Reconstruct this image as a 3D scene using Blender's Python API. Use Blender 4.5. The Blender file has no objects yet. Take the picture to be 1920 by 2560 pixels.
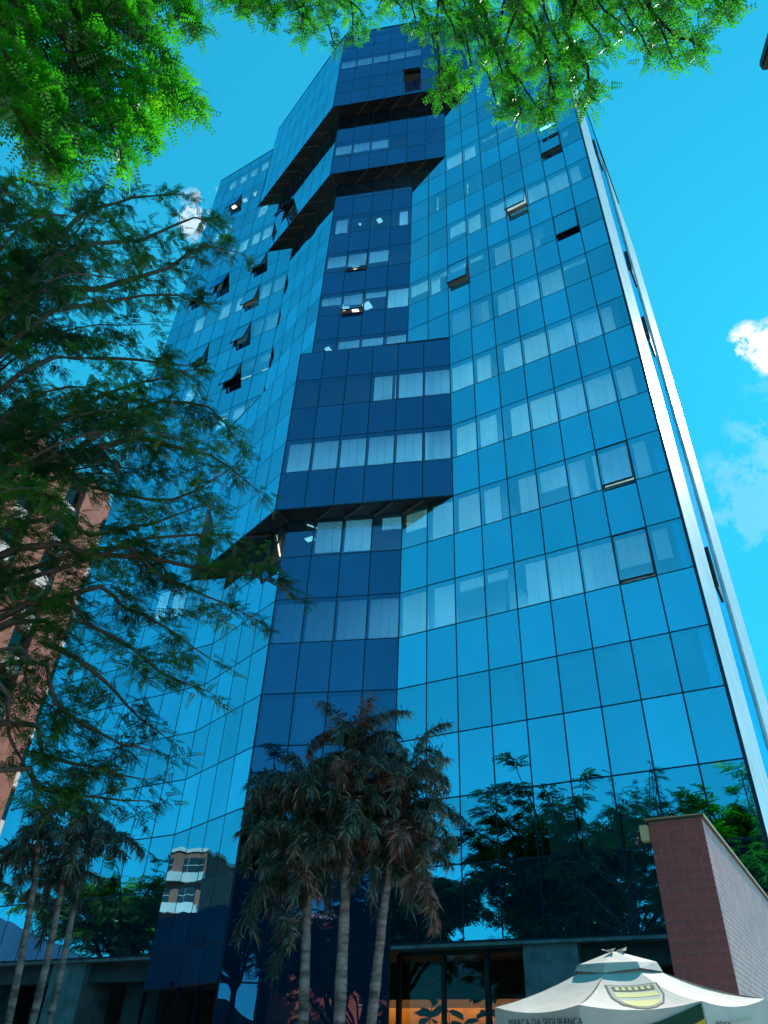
import bpy, math, random
import numpy as np
from mathutils import Vector, Matrix

RNG = np.random.default_rng(7)
random.seed(7)
scene = bpy.context.scene
COL = scene.collection
rad = math.radians

# ------------------------------------------------------------------ camera
F_PX, PITCH, ROLL = 1855.677, rad(37.832), rad(2.824)
EYE = np.array([0.0, 0.0, 1.6])
_cp, _sp, _cr, _sr = math.cos(PITCH), math.sin(PITCH), math.cos(ROLL), math.sin(ROLL)
FWD = np.array([0, _cp, _sp])
_up = np.array([0, -_sp, _cp])
RIGHT = _cr * np.array([1.0, 0, 0]) + _sr * _up
UP = -_sr * np.array([1.0, 0, 0]) + _cr * _up
cam_data = bpy.data.cameras.new("camera")
cam = bpy.data.objects.new("camera", cam_data)
COL.objects.link(cam)
cam.matrix_world = Matrix(((RIGHT[0], UP[0], -FWD[0], 0), (RIGHT[1], UP[1], -FWD[1], 0), (RIGHT[2], UP[2], -FWD[2], 1.6), (0, 0, 0, 1)))
cam_data.sensor_fit = 'VERTICAL'
cam_data.sensor_height = 36.0
cam_data.lens = F_PX / 2560 * 36.0
cam_data.clip_start = 0.05
cam_data.clip_end = 3000
scene.camera = cam

# ------------------------------------------------------------------ sky, sun, exposure
SUN_AZ, SUN_EL = rad(47.0), rad(43.0)
SUN = Vector((math.cos(SUN_AZ) * math.cos(SUN_EL), math.sin(SUN_AZ) * math.cos(SUN_EL), math.sin(SUN_EL)))
world = bpy.data.worlds.new("World")
scene.world = world
world.use_nodes = True
wn, wl = world.node_tree.nodes, world.node_tree.links
wn.clear()
w_out = wn.new('ShaderNodeOutputWorld')
w_bg = wn.new('ShaderNodeBackground')
w_bg.inputs['Strength'].default_value = 0.15
w_sky = wn.new('ShaderNodeTexSky')
w_sky.sky_type = 'NISHITA'
w_sky.sun_disc = False
w_sky.sun_elevation = SUN_EL
w_sky.sun_rotation = math.pi / 2 - SUN_AZ
w_sky.altitude = 700
w_sky.air_density = 1.0
w_sky.dust_density = 0.25
w_sky.ozone_density = 3.0
w_tint = wn.new('ShaderNodeMix')
w_tint.data_type = 'RGBA'
w_tint.blend_type = 'MULTIPLY'
w_tint.inputs[0].default_value = 1.0
w_tint.inputs[7].default_value = (0.10, 1.66, 2.20, 1)
w_gam = wn.new('ShaderNodeGamma')       # the photograph's flat, saturated rendering of the sky
w_gam.inputs['Gamma'].default_value = 0.37
wl.new(w_sky.outputs[0], w_gam.inputs[0])
wl.new(w_gam.outputs[0], w_tint.inputs[6])
w_co = wn.new('ShaderNodeTexCoord')
w_noise = wn.new('ShaderNodeTexNoise')
w_noise.inputs['Scale'].default_value = 24.0
w_noise.inputs['Detail'].default_value = 9.0
w_noise.inputs['Roughness'].default_value = 0.62
wl.new(w_co.outputs['Generated'], w_noise.inputs['Vector'])


def w_math(op, a, b=None, clamp=False):
    n = wn.new('ShaderNodeMath')
    n.operation = op
    n.use_clamp = clamp
    for i, v in enumerate((a, b)):
        if v is None:
            continue
        if isinstance(v, (int, float)):
            n.inputs[i].default_value = v
        else:
            wl.new(v, n.inputs[i])
    return n.outputs[0]


def sky_dir(az, el):
    az, el = rad(az), rad(el)
    return (math.cos(az) * math.cos(el), math.sin(az) * math.cos(el), math.sin(el))


cloud_mask = None
for az, el, size, dens in ((53.0, 45.7, 1.5, 1.0), (51.0, 44.6, 2.2, 1.0), (115.4, 56.4, 2.2, 0.6),
                           (45.0, 37.0, 6.5, 0.3), (51.0, 38.0, 6.0, 0.16), (56.0, 35.5, 5.0, 0.12), (20, 40, 7, .8), (345, 34, 9, .9), (80, 30, 8, .8), (300, 28, 9, .8)):
    d = wn.new('ShaderNodeVectorMath')
    d.operation = 'DOT_PRODUCT'
    wl.new(w_co.outputs['Generated'], d.inputs[0])
    d.inputs[1].default_value = sky_dir(az, el)
    mr = wn.new('ShaderNodeMapRange')
    mr.inputs['From Min'].default_value = math.cos(rad(size))
    mr.inputs['From Max'].default_value = math.cos(rad(size * 0.15))
    wl.new(d.outputs['Value'], mr.inputs['Value'])
    # noise eats the edge of the puff
    v = w_math('ADD', mr.outputs[0], w_math('MULTIPLY', w_math('SUBTRACT', w_noise.outputs['Fac'], 0.55), 6.5))
    v = w_math('MULTIPLY', v, mr.outputs[0])
    v = w_math('MULTIPLY', w_math('MULTIPLY', v, 2.4, True), dens, True)
    cloud_mask = v if cloud_mask is None else w_math('MAXIMUM', cloud_mask, v)
w_cl = wn.new('ShaderNodeMix')
w_cl.data_type = 'RGBA'
wl.new(cloud_mask, w_cl.inputs[0])
wl.new(w_tint.outputs[2], w_cl.inputs[6])
w_cl.inputs[7].default_value = (4.6, 4.9, 5.0, 1)
wl.new(w_cl.outputs[2], w_bg.inputs['Color'])
wl.new(w_bg.outputs[0], w_out.inputs[0])

sun_data = bpy.data.lights.new("sun", 'SUN')
sun_data.energy = 4.6
sun_data.angle = rad(0.5)
sun_data.color = (1.0, 0.95, 0.87)
sun = bpy.data.objects.new("sun", sun_data)
COL.objects.link(sun)
sun.rotation_euler = SUN.to_track_quat('Z', 'Y').to_euler()
scene.view_settings.view_transform = 'Standard'
scene.view_settings.look = 'None'
scene.view_settings.exposure = 0.7
scene.view_settings.gamma = 1.0
scene.view_settings.use_curve_mapping = False
scene.cycles.max_bounces = 8
scene.cycles.transparent_max_bounces = 24
scene.cycles.caustics_reflective = False
scene.cycles.caustics_refractive = False
scene.cycles.sample_clamp_indirect = 4.0


# ------------------------------------------------------------------ small tools
def ray(px, py):
    v = FWD + (px - 960) / F_PX * RIGHT - (py - 1280) / F_PX * UP
    return v / np.linalg.norm(v)


def at(px, py, h):
    """The point seen at a pixel of the photograph, h metres away horizontally."""
    v = ray(px, py)
    return EYE + v * (h / math.hypot(v[0], v[1]))


def on_plane(px, py, P, n):
    v = ray(px, py)
    return EYE + v * (((np.asarray(P) - EYE) @ n) / (v @ n))


def meta(o, label=None, cat=None, group=None, kind=None):
    if label:
        o['label'] = label
    if cat:
        o['category'] = cat
    if group:
        o['group'] = group
    if kind:
        o['kind'] = kind
    return o


def thing(name, label, cat, loc=(0, 0, 0), rz=0.0, group=None):
    o = bpy.data.objects.new(name, None)
    o.empty_display_size = 0.3
    COL.objects.link(o)
    o.location = loc
    o.rotation_euler = (0, 0, rz)
    return meta(o, label, cat, group)


def link(name, me, parent=None, loc=None, kind=None):
    o = bpy.data.objects.new(name, me)
    COL.objects.link(o)
    if parent is not None:
        o.parent = parent
    if loc is not None:
        o.location = loc
    if kind:
        o['kind'] = kind
    return o


class MB:
    """Collects simple shapes and builds them as one mesh."""

    def __init__(self):
        self.v, self.f, self.m = [], [], []

    def add(self, vs, fs, mi=0):
        o = len(self.v)
        self.v.extend([tuple(map(float, p)) for p in vs])
        self.f.extend([tuple(i + o for i in q) for q in fs])
        self.m.extend([mi] * len(fs))

    def frame_box(self, o, ax, ay, az, lo, hi, mi=0):
        o, ax, ay, az = (np.asarray(q, float) for q in (o, ax, ay, az))
        vs = [o + ax * x + ay * y + az * z for z in (lo[2], hi[2]) for y in (lo[1], hi[1]) for x in (lo[0], hi[0])]
        self.add(vs, [(0, 2, 3, 1), (4, 5, 7, 6), (0, 1, 5, 4), (2, 6, 7, 3), (0, 4, 6, 2), (1, 3, 7, 5)], mi)

    def box(self, lo, hi, mi=0):
        self.frame_box((0, 0, 0), (1, 0, 0), (0, 1, 0), (0, 0, 1), lo, hi, mi)

    def prism(self, poly, z0, z1, mi=0):
        n = len(poly)
        vs = [(p[0], p[1], z0) for p in poly] + [(p[0], p[1], z1) for p in poly]
        self.add(vs, [tuple(range(n - 1, -1, -1)), tuple(range(n, 2 * n))] + [(i, (i + 1) % n, n + (i + 1) % n, n + i) for i in range(n)], mi)

    def tube(self, pts, rads, sides=6, cap=True, mi=0):
        pts = [np.asarray(p, float) for p in pts]
        n = len(pts)
        vs = []
        ref = np.array([0.31, 0.62, 0.72])
        for i, p in enumerate(pts):
            t = pts[min(i + 1, n - 1)] - pts[max(i - 1, 0)]
            t = t / (np.linalg.norm(t) + 1e-9)
            a = np.cross(t, ref)
            if np.linalg.norm(a) < 0.1:
                a = np.cross(t, [1.0, 0, 0])
            a /= np.linalg.norm(a)
            b = np.cross(t, a)
            r = rads[i] if hasattr(rads, '__len__') else rads
            for k in range(sides):
                c = 2 * math.pi * k / sides
                vs.append(p + r * (math.cos(c) * a + math.sin(c) * b))
        fs = []
        for i in range(n - 1):
            for k in range(sides):
                k2 = (k + 1) % sides
                fs.append((i * sides + k, i * sides + k2, (i + 1) * sides + k2, (i + 1) * sides + k))
        if cap:
            fs.append(tuple(range(sides - 1, -1, -1)))
            fs.append(tuple((n - 1) * sides + k for k in range(sides)))
        self.add(vs, fs, mi)

    def mesh(self, name, mats, smooth=False):
        me = bpy.data.meshes.new(name)
        me.from_pydata(self.v, [], self.f)
        for m in (mats if isinstance(mats, (list, tuple)) else [mats]):
            me.materials.append(m)
        if any(self.m):
            me.polygons.foreach_set('material_index', self.m)
        if smooth:
            me.polygons.foreach_set('use_smooth', [True] * len(me.polygons))
        me.update()
        return me

    def build(self, name, mats, parent=None, smooth=False, kind=None):
        return link(name, self.mesh(name, mats, smooth), parent, kind=kind)


def quads_mesh(name, Q, mats):
    """Fast mesh of separate quads, Q is (n, 4, 3)."""
    n = len(Q)
    me = bpy.data.meshes.new(name)
    me.vertices.add(4 * n)
    me.vertices.foreach_set('co', np.ascontiguousarray(Q, dtype=np.float32).ravel())
    me.loops.add(4 * n)
    me.loops.foreach_set('vertex_index', np.arange(4 * n, dtype=np.int32))
    me.polygons.add(n)
    me.polygons.foreach_set('loop_start', np.arange(0, 4 * n, 4, dtype=np.int32))
    me.polygons.foreach_set('loop_total', np.full(n, 4, dtype=np.int32))
    for m in (mats if isinstance(mats, (list, tuple)) else [mats]):
        me.materials.append(m)
    me.update(calc_edges=True)
    return me


# ------------------------------------------------------------------ materials
def new_mat(name):
    m = bpy.data.materials.new(name)
    m.use_nodes = True
    return m, m.node_tree.nodes, m.node_tree.links


def plain(name, col, rough=0.6, metal=0.0, var=0.0, scale=6.0, bump=0.0, emit=None, spec=0.5, detail=5.0):
    m, n, l = new_mat(name)
    b = n['Principled BSDF']
    b.inputs['Roughness'].default_value = rough
    b.inputs['Metallic'].default_value = metal
    b.inputs['Specular IOR Level'].default_value = spec
    b.inputs['Base Color'].default_value = (*col, 1)
    if var or bump:
        geo = n.new('ShaderNodeTexCoord')
        no = n.new('ShaderNodeTexNoise')
        no.inputs['Scale'].default_value = scale
        no.inputs['Detail'].default_value = detail
        l.new(geo.outputs['Object'], no.inputs['Vector'])
        if var:
            cr = n.new('ShaderNodeValToRGB')
            cr.color_ramp.elements[0].position = 0.3
            cr.color_ramp.elements[1].position = 0.72
            cr.color_ramp.elements[0].color = (*[c * (1 - var) for c in col], 1)
            cr.color_ramp.elements[1].color = (*[min(1, c * (1 + var)) for c in col], 1)
            l.new(no.outputs['Fac'], cr.inputs[0])
            l.new(cr.outputs[0], b.inputs['Base Color'])
        if bump:
            bp = n.new('ShaderNodeBump')
            bp.inputs['Strength'].default_value = bump
            bp.inputs['Distance'].default_value = 0.02
            l.new(no.outputs['Fac'], bp.inputs['Height'])
            l.new(bp.outputs[0], b.inputs['Normal'])
    if emit:
        b.inputs['Emission Color'].default_value = (*emit[:3], 1)
        b.inputs['Emission Strength'].default_value = emit[3]
    return m


def coated_glass(name, refl, tint, trans, wave=0.02, opaque=None, fres=0.5):
    """Mirror-coated architectural glass: a tinted reflection over either a tinted see-through sheet or an opaque back."""
    m, n, l = new_mat(name)
    n.remove(n['Principled BSDF'])
    out = n['Material Output']
    gl = n.new('ShaderNodeBsdfGlossy')
    gl.inputs['Color'].default_value = (*tint, 1)
    gl.inputs['Roughness'].default_value = 0.0
    if opaque:
        bk = n.new('ShaderNodeBsdfDiffuse')
        bk.inputs['Color'].default_value = (*opaque, 1)
    else:
        bk = n.new('ShaderNodeBsdfTransparent')
        bk.inputs['Color'].default_value = (*trans, 1)
    oi = n.new('ShaderNodeObjectInfo')
    mr = n.new('ShaderNodeMapRange')
    mr.inputs['To Min'].default_value = 0.85
    mr.inputs['To Max'].default_value = 1.03
    l.new(oi.outputs['Random'], mr.inputs['Value'])
    tm_ = n.new('ShaderNodeVectorMath')
    tm_.operation = 'SCALE'
    tm_.inputs[0].default_value = tint
    pg = n.new('ShaderNodeNewGeometry')
    pm = n.new('ShaderNodeMapping')
    pm.inputs['Scale'].default_value = (0.8, 0.8, 0.30)
    l.new(pg.outputs['Position'], pm.inputs['Vector'])
    pn = n.new('ShaderNodeTexNoise')
    pn.inputs['Scale'].default_value = 1.0
    pn.inputs['Detail'].default_value = 4.0
    l.new(pm.outputs[0], pn.inputs['Vector'])
    pr = n.new('ShaderNodeMapRange')
    pr.inputs['From Min'].default_value = 0.3
    pr.inputs['From Max'].default_value = 0.7
    pr.inputs['To Min'].default_value = 0.93
    pr.inputs['To Max'].default_value = 1.05
    l.new(pn.outputs['Fac'], pr.inputs['Value'])
    pk = n.new('ShaderNodeMath')
    pk.operation = 'MULTIPLY'
    l.new(mr.outputs[0], pk.inputs[0])
    l.new(pr.outputs[0], pk.inputs[1])
    l.new(pk.outputs[0], tm_.inputs['Scale'])
    l.new(tm_.outputs[0], gl.inputs['Color'])
    fr = n.new('ShaderNodeFresnel')
    fr.inputs['IOR'].default_value = 1.5
    mu = n.new('ShaderNodeMath')
    mu.operation = 'MULTIPLY_ADD'
    mu.use_clamp = True
    mu.inputs[1].default_value = fres
    mu.inputs[2].default_value = refl
    l.new(fr.outputs[0], mu.inputs[0])
    mx = n.new('ShaderNodeMixShader')
    l.new(mu.outputs[0], mx.inputs[0])
    l.new(bk.outputs[0], mx.inputs[1])
    l.new(gl.outputs[0], mx.inputs[2])
    geo = n.new('ShaderNodeNewGeometry')
    mp = n.new('ShaderNodeMapping')
    mp.inputs['Scale'].default_value = (1.0, 1.0, 0.55)
    l.new(geo.outputs['Position'], mp.inputs['Vector'])
    no = n.new('ShaderNodeTexNoise')
    no.inputs['Scale'].default_value = 1.1
    no.inputs['Detail'].default_value = 1.5
    l.new(mp.outputs[0], no.inputs['Vector'])
    bp = n.new('ShaderNodeBump')
    bp.inputs['Strength'].default_value = 1.0
    bp.inputs['Distance'].default_value = wave
    l.new(no.outputs['Fac'], bp.inputs['Height'])
    l.new(bp.outputs[0], gl.inputs['Normal'])
    l.new(mx.outputs[0], out.inputs[0])
    return m


def leaf_mat(name, dark, mid, lite, trans=0.45, scale=1.3, gloss=0.06, warm=None):
    m, n, l = new_mat(name)
    n.remove(n['Principled BSDF'])
    out = n['Material Output']
    geo = n.new('ShaderNodeNewGeometry')
    no = n.new('ShaderNodeTexNoise')
    no.inputs['Scale'].default_value = scale
    no.inputs['Detail'].default_value = 6.0
    no.inputs['Roughness'].default_value = 0.7
    l.new(geo.outputs['Position'], no.inputs['Vector'])
    cr = n.new('ShaderNodeValToRGB')
    e = cr.color_ramp.elements
    e[0].position, e[0].color = 0.34, (*dark, 1)
    e[1].position, e[1].color = 0.66, (*lite, 1)
    k = e.new(0.5)
    k.color = (*mid, 1)
    if warm:
        k = e.new(0.78)
        k.color = (*warm, 1)
    l.new(no.outputs['Fac'], cr.inputs[0])
    df = n.new('ShaderNodeBsdfDiffuse')
    tr = n.new('ShaderNodeBsdfTranslucent')
    gs = n.new('ShaderNodeBsdfGlossy')
    gs.inputs['Roughness'].default_value = 0.38
    l.new(cr.outputs[0], df.inputs[0])
    l.new(cr.outputs[0], tr.inputs[0])
    m1 = n.new('ShaderNodeMixShader')
    m1.inputs[0].default_value = trans
    l.new(df.outputs[0], m1.inputs[1])
    l.new(tr.outputs[0], m1.inputs[2])
    m2 = n.new('ShaderNodeMixShader')
    m2.inputs[0].default_value = gloss
    l.new(m1.outputs[0], m2.inputs[1])
    l.new(gs.outputs[0], m2.inputs[2])
    l.new(m2.outputs[0], out.inputs[0])
    return m


M = {}
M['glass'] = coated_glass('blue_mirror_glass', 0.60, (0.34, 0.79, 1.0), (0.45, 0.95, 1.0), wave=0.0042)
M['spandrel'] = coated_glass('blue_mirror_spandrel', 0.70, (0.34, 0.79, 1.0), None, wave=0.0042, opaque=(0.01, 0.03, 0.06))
M['bay_glass_dimmed'] = coated_glass('bay_glass_dim_reflection', 0.21, (0.54, 0.56, 0.96), (0.17, 0.54, 0.80), wave=0.0042, fres=0.9)  # dimmer sky reflection on the bay front, put into tint and reflectivity
M['bay_spandrel_dimmed'] = coated_glass('bay_spandrel_dim_reflection', 0.22, (0.54, 0.56, 0.96), None, wave=0.0042, opaque=(0.008, 0.022, 0.055), fres=0.9)  # same painted dimming for the opaque panes of the bay front
M['lobby_glass'] = coated_glass('clear_lobby_glass', 0.0, (0.7, 0.8, .9), (0.85, 0.82, 0.75), wave=0.001, fres=0.5)
M['mullion'] = plain('dark_anodised_mullion', (0.012, 0.02, 0.04), 0.35, 0.3)
M['sash'] = plain('black_window_frame', (0.012, 0.012, 0.014), 0.4, 0.3)
M['core'] = plain('dark_interior_wall', (0.08, 0.055, 0.042), 0.8)
M['slab'] = plain('office_ceiling', (0.10, 0.095, 0.09), 0.8)
M['soffit'] = plain('dark_bronze_soffit', (0.05, 0.038, 0.032), 0.32, 0.5, var=0.3, scale=0.7)
M['beam'] = plain('soffit_beam_metal', (0.14, 0.10, 0.085), 0.4, 0.4)
M['blind'] = plain('pale_roller_blind', (0.92, 0.90, 0.88), 0.8, var=0.05, scale=2.0)
def blind_mat():
    m, n, l = new_mat('translucent_roller_blind')
    n.remove(n['Principled BSDF'])
    df = n.new('ShaderNodeBsdfDiffuse')
    tr = n.new('ShaderNodeBsdfTranslucent')
    df.inputs[0].default_value = (0.92, 0.90, 0.88, 1)
    tr.inputs[0].default_value = (0.92, 0.90, 0.88, 1)
    mx = n.new('ShaderNodeMixShader')
    mx.inputs[0].default_value = 0.42
    l.new(df.outputs[0], mx.inputs[1])
    l.new(tr.outputs[0], mx.inputs[2])
    l.new(mx.outputs[0], n['Material Output'].inputs[0])
    return m


M['blind'] = blind_mat()
M['blind_backlight'] = plain('added_blind_backlight', (0.9, 0.9, 0.9), 0.5, emit=(0.66, 1.0, 1.0, 85.0))  # added glow that brightens the blinds from behind
M['lamp'] = plain('ceiling_light_panel', (0.9, 0.9, 0.85), 0.5, emit=(1.0, 0.93, 0.72, 0.9))
M['white_panel'] = plain('white_aluminium_panel', (0.80, 0.80, 0.78), 0.30, 0.25, var=0.14, scale=0.9)
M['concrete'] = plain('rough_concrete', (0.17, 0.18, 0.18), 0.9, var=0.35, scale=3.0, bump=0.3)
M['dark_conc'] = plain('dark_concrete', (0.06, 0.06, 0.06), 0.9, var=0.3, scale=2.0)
M['wood'] = plain('warm_wood_wall', (0.45, 0.22, 0.05), 0.5, var=0.25, scale=3.0)
M['warm_lamp'] = plain('warm_tube_light', (1, 0.8, 0.5), 0.5, emit=(1.0, 0.62, 0.25, 14.0))
M['grout'] = plain('pale_grout', (0.48, 0.36, 0.33), 0.9, var=0.15, scale=20)
M['tile'] = plain('maroon_glazed_tile', (0.29, 0.088, 0.095), 0.28, var=0.25, scale=2.2, bump=0.05)
M['tile2'] = plain('brown_glazed_tile', (0.25, 0.088, 0.085), 0.30, var=0.25, scale=2.0, bump=0.05)
M['mosaic'] = plain('warm_grey_mosaic_tile', (0.60, 0.26, 0.20), 0.3, var=0.2, scale=3)
M['coping'] = plain('dark_metal_coping', (0.05, 0.045, 0.04), 0.5, 0.2)
M['coping_edge'] = plain('brass_coloured_edge', (0.42, 0.30, 0.16), 0.45, 0.3)
M['canvas'] = plain('white_canvas', (0.58, 0.54, 0.48), 0.85, var=0.08, scale=4, bump=0.5)
M['green_print'] = plain('dark_green_print', (0.012, 0.06, 0.035), 0.8)
M['yellow_print'] = plain('yellow_print', (0.75, 0.50, 0.02), 0.8)
M['pale_yellow'] = plain('pale_yellow_print', (0.62, 0.58, 0.22), 0.8)
M['pale_grey'] = plain('grey_green_print', (0.36, 0.42, 0.36), 0.8)
M['ink'] = plain('black_print', (0.02, 0.02, 0.02), 0.8)
M['steel'] = plain('painted_steel', (0.5, 0.5, 0.5), 0.4, 0.6)
M['bark'] = plain('dark_bark', (0.040, 0.026, 0.020), 0.9, var=0.4, scale=14, bump=0.6)
M['bark2'] = plain('grey_brown_bark', (0.10, 0.075, 0.06), 0.9, var=0.4, scale=10, bump=0.6)
M['palm_bark'] = plain('pale_palm_trunk', (0.20, 0.15, 0.13), 0.85, var=0.5, scale=7, bump=0.5)
def ringed_bark(name, col, col2):
    m, n, l = new_mat(name)
    b_ = n['Principled BSDF']
    b_.inputs['Roughness'].default_value = 0.85
    co = n.new('ShaderNodeTexCoord')
    mp = n.new('ShaderNodeMapping')
    mp.inputs['Scale'].default_value = (2.2, 2.2, 9.0)
    l.new(co.outputs['Object'], mp.inputs['Vector'])
    no = n.new('ShaderNodeTexNoise')
    no.inputs['Scale'].default_value = 1.6
    no.inputs['Detail'].default_value = 8.0
    no.inputs['Roughness'].default_value = 0.68
    l.new(mp.outputs[0], no.inputs['Vector'])
    cr = n.new('ShaderNodeValToRGB')
    cr.color_ramp.elements[0].position, cr.color_ramp.elements[0].color = 0.38, (*col, 1)
    cr.color_ramp.elements[1].position, cr.color_ramp.elements[1].color = 0.62, (*col2, 1)
    l.new(no.outputs['Fac'], cr.inputs[0])
    l.new(cr.outputs[0], b_.inputs['Base Color'])
    bp = n.new('ShaderNodeBump')
    bp.inputs['Distance'].default_value = 0.02
    bp.inputs['Strength'].default_value = 0.8
    l.new(no.outputs['Fac'], bp.inputs['Height'])
    l.new(bp.outputs[0], b_.inputs['Normal'])
    return m


M['palm_bark'] = ringed_bark('ringed_palm_bark', (0.09, 0.065, 0.055), (0.40, 0.29, 0.27))
M['leaf_bright'] = leaf_mat('bright_leaf', (0.008, 0.10, 0.006), (0.026, 0.31, 0.004), (0.085, 0.52, 0.006), 0.62, 2.2, warm=(0.30, 0.46, 0.01))
M['leaf_dark'] = leaf_mat('dark_leaf', (0.014, 0.065, 0.030), (0.040, 0.155, 0.026), (0.11, 0.38, 0.012), 0.52, 1.1)
M['leaf_mid'] = leaf_mat('street_tree_leaf', (0.03, 0.09, 0.03), (0.06, 0.19, 0.03), (0.14, 0.38, 0.02), 0.5, 0.5)
M['palm_leaf'] = leaf_mat('palm_leaflet', (0.020, 0.034, 0.010), (0.065, 0.075, 0.030), (0.16, 0.13, 0.085), 0.2, 5.0, 0.14)
M['palm_dry'] = leaf_mat('dry_palm_leaflet', (0.08, 0.030, 0.016), (0.20, 0.065, 0.035), (0.30, 0.13, 0.09), 0.25, 4.0, 0.10)
M['pot_leaf'] = leaf_mat('dark_broad_leaf', (0.006, 0.016, 0.012), (0.008, 0.024, 0.016), (0.014, 0.04, 0.02), 0.12, 3.0, 0.12)
M['brick'] = plain('red_brown_brick', (0.30, 0.115, 0.085), 0.9, var=0.25, scale=1.2)
M['pale_wall'] = plain('pale_plaster', (0.62, 0.60, 0.58), 0.85, var=0.12, scale=0.8)
M['orange_wall'] = plain('terracotta_plaster', (0.55, 0.17, 0.07), 0.85, var=0.15, scale=0.8)
M['blue_wall'] = plain('slate_blue_wall', (0.02, 0.09, 0.20), 0.6, var=0.15, scale=0.5)
M['blue_roof'] = plain('bright_blue_roof', (0.02, 0.10, 0.45), 0.6)
M['cream'] = plain('cream_wall', (0.58, 0.52, 0.38), 0.85, var=0.2, scale=1.5)
M['win'] = plain('dark_window_glass', (0.02, 0.03, 0.035), 0.08)
M['rooftile'] = plain('brown_roof_tile', (0.16, 0.09, 0.07), 0.9, var=0.3, scale=3)
M['asphalt'] = plain('asphalt', (0.05, 0.05, 0.052), 0.9, var=0.2, scale=30, bump=0.2)
M['paving'] = plain('pale_paving', (0.42, 0.39, 0.35), 0.9, var=0.15, scale=2, bump=0.1)
M['kerb'] = plain('concrete_kerb', (0.36, 0.35, 0.33), 0.9)
M['paint'] = plain('road_paint', (0.75, 0.75, 0.72), 0.7)
M['earth'] = plain('garden_ground', (0.10, 0.085, 0.06), 0.95, var=0.3, scale=5)
M['camera_box'] = plain('cream_plastic', (0.52, 0.45, 0.25), 0.5)
M['dome'] = plain('smoked_dome', (0.02, 0.02, 0.025), 0.08)
M['pot'] = plain('dark_clay_pot', (0.06, 0.04, 0.035), 0.8)

# ------------------------------------------------------------------ ground, street
ground = MB()
ground.add([(-600, -600, 0), (600, -600, 0), (600, 600, 0), (-600, 600, 0)], [(0, 1, 2, 3)])
meta(ground.build('ground', M['earth']), kind='structure')

# tower frame: u along the facade in panels, out towards the street, z up from the ground
D3 = np.array([0.84942545, -0.52770864, 0.0])
N3 = np.array([-0.52770864, -0.84942545, 0.0])
Z3 = np.array([0.0, 0.0, 1.0])
C0 = np.array([0.679, 21.632, 0.0])
W = 1.035
TH = rad(20.188)
TT = math.tan(TH)
WF = W / math.cos(TH)


def uv(u, out, z):
    return C0 + D3 * (u * W) + N3 * out + Z3 * z


def facade_poly(pts):
    return [uv(u, o, 0)[:2] for u, o in pts]


b = MB()
b.prism(facade_poly([(-40, -20), (40, -20), (40, 22), (-40, 22)]), 0.0, 0.012)
meta(b.build('plaza_pavement', M['paving']), kind='structure')
b = MB()
b.prism(facade_poly([(-200, 26), (200, 26), (200, 36), (-200, 36)]), 0.0, 0.008)
meta(b.build('street_road', M['asphalt']), kind='structure')
b = MB()
b.prism(facade_poly([(-200, 22), (200, 22), (200, 26), (-200, 26)]), 0.0, 0.14)
meta(b.build('street_pavement', M['kerb']), kind='structure')
b = MB()
b.prism(facade_poly([(-200, 36), (200, 36), (200, 40), (-200, 40)]), 0.0, 0.14)
meta(b.build('far_pavement', M['kerb']), kind='structure')
b = MB()
for k in range(-40, 40, 3):
    b.prism(facade_poly([(k, 30.93), (k + 1.6, 30.93), (k + 1.6, 31.07), (k, 31.07)]), 0.012, 0.014)
meta(b.build('road_markings', M['paint']), kind='structure')

# ------------------------------------------------------------------ the tower
tower = thing('office_tower', 'tall blue mirror glass office tower with a stepped dark triangular bay', 'office tower')
HW, HS = 1.698, 1.802


def wz(k):
    """Bottom of window row k above the ground."""
    return 4.64 + 1.6 + 3.5 * k


GLASS_Z0 = 2.9 + 1.6
ROOF = 56.5 + 1.6
BOX_ROOF = 59.7 + 1.6


def bay_frame(N, side):
    """Right end, direction to the apex and outward normal of one face of the triangular bay that spans N panels a side."""
    if side == 'F':
        o = uv(N - 4, 0, 0)
        dr = -D3 * math.cos(TH) + N3 * math.sin(TH)
    else:
        o = uv(-4 - N, 0, 0)
        dr = D3 * math.cos(TH) + N3 * math.sin(TH)
    n = np.cross(dr, Z3)
    if n @ N3 < 0:
        n = -n
    return o, dr, n


PANES = []      # (kind, face, o, dx, n, x0, x1, z0, z1, key)


def add_row(face, kind, o, dx, n, width, i0, i1, z0, z1, row):
    for i in range(i0, i1):
        PANES.append((kind, face, o + dx * (i * width), dx, n, width, z0, z1, (row, i)))


def wall_rows(top):
    rows = [('s', GLASS_Z0, wz(0), -1)]
    k = 0
    while wz(k) < top - 0.3:
        rows.append(('w', wz(k), min(wz(k) + HW, top), k))
        if wz(k) + HW < top - 0.2:
            rows.append(('s', wz(k) + HW, min(wz(k + 1), top), k))
        k += 1
    return rows


def bay_level(z):
    if z < 16.83 + 1.55:
        return 4
    if z < 25.64 + 1.55:
        return 6
    if z < 41.33 + 1.55:
        return 4
    if z < 48.33 + 1.55:
        return 6
    return 8


for kind, z0, z1, k in wall_rows(ROOF):
    off = bay_level(z0 + 0.05) - 4
    add_row('R', kind, uv(0, 0, 0), D3, N3, W, off, 9, z0, z1, k)
    add_row('K', kind, uv(-8, 0, 0), -D3, N3, W, off, 9, z0, z1, k)
for kind, z0, z1, k in wall_rows(BOX_ROOF):
    N = bay_level(z0 + 0.05)
    for side in 'FL':
        o, dr, n = bay_frame(N, side)
        add_row(side, kind, o, dr, n, WF, 0, N, z0, z1, k)
for side in 'FL':                       # the bay goes down to the ground
    o, dr, n = bay_frame(4, side)
    for kind, z0, z1, k in (('s', 3.6, GLASS_Z0, -2), ('w', 1.8, 3.6, -3), ('w', 0.05, 1.8, -4)):
        add_row(side, kind, o, dr, n, WF, 0, 4, z0, z1, k)

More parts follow.
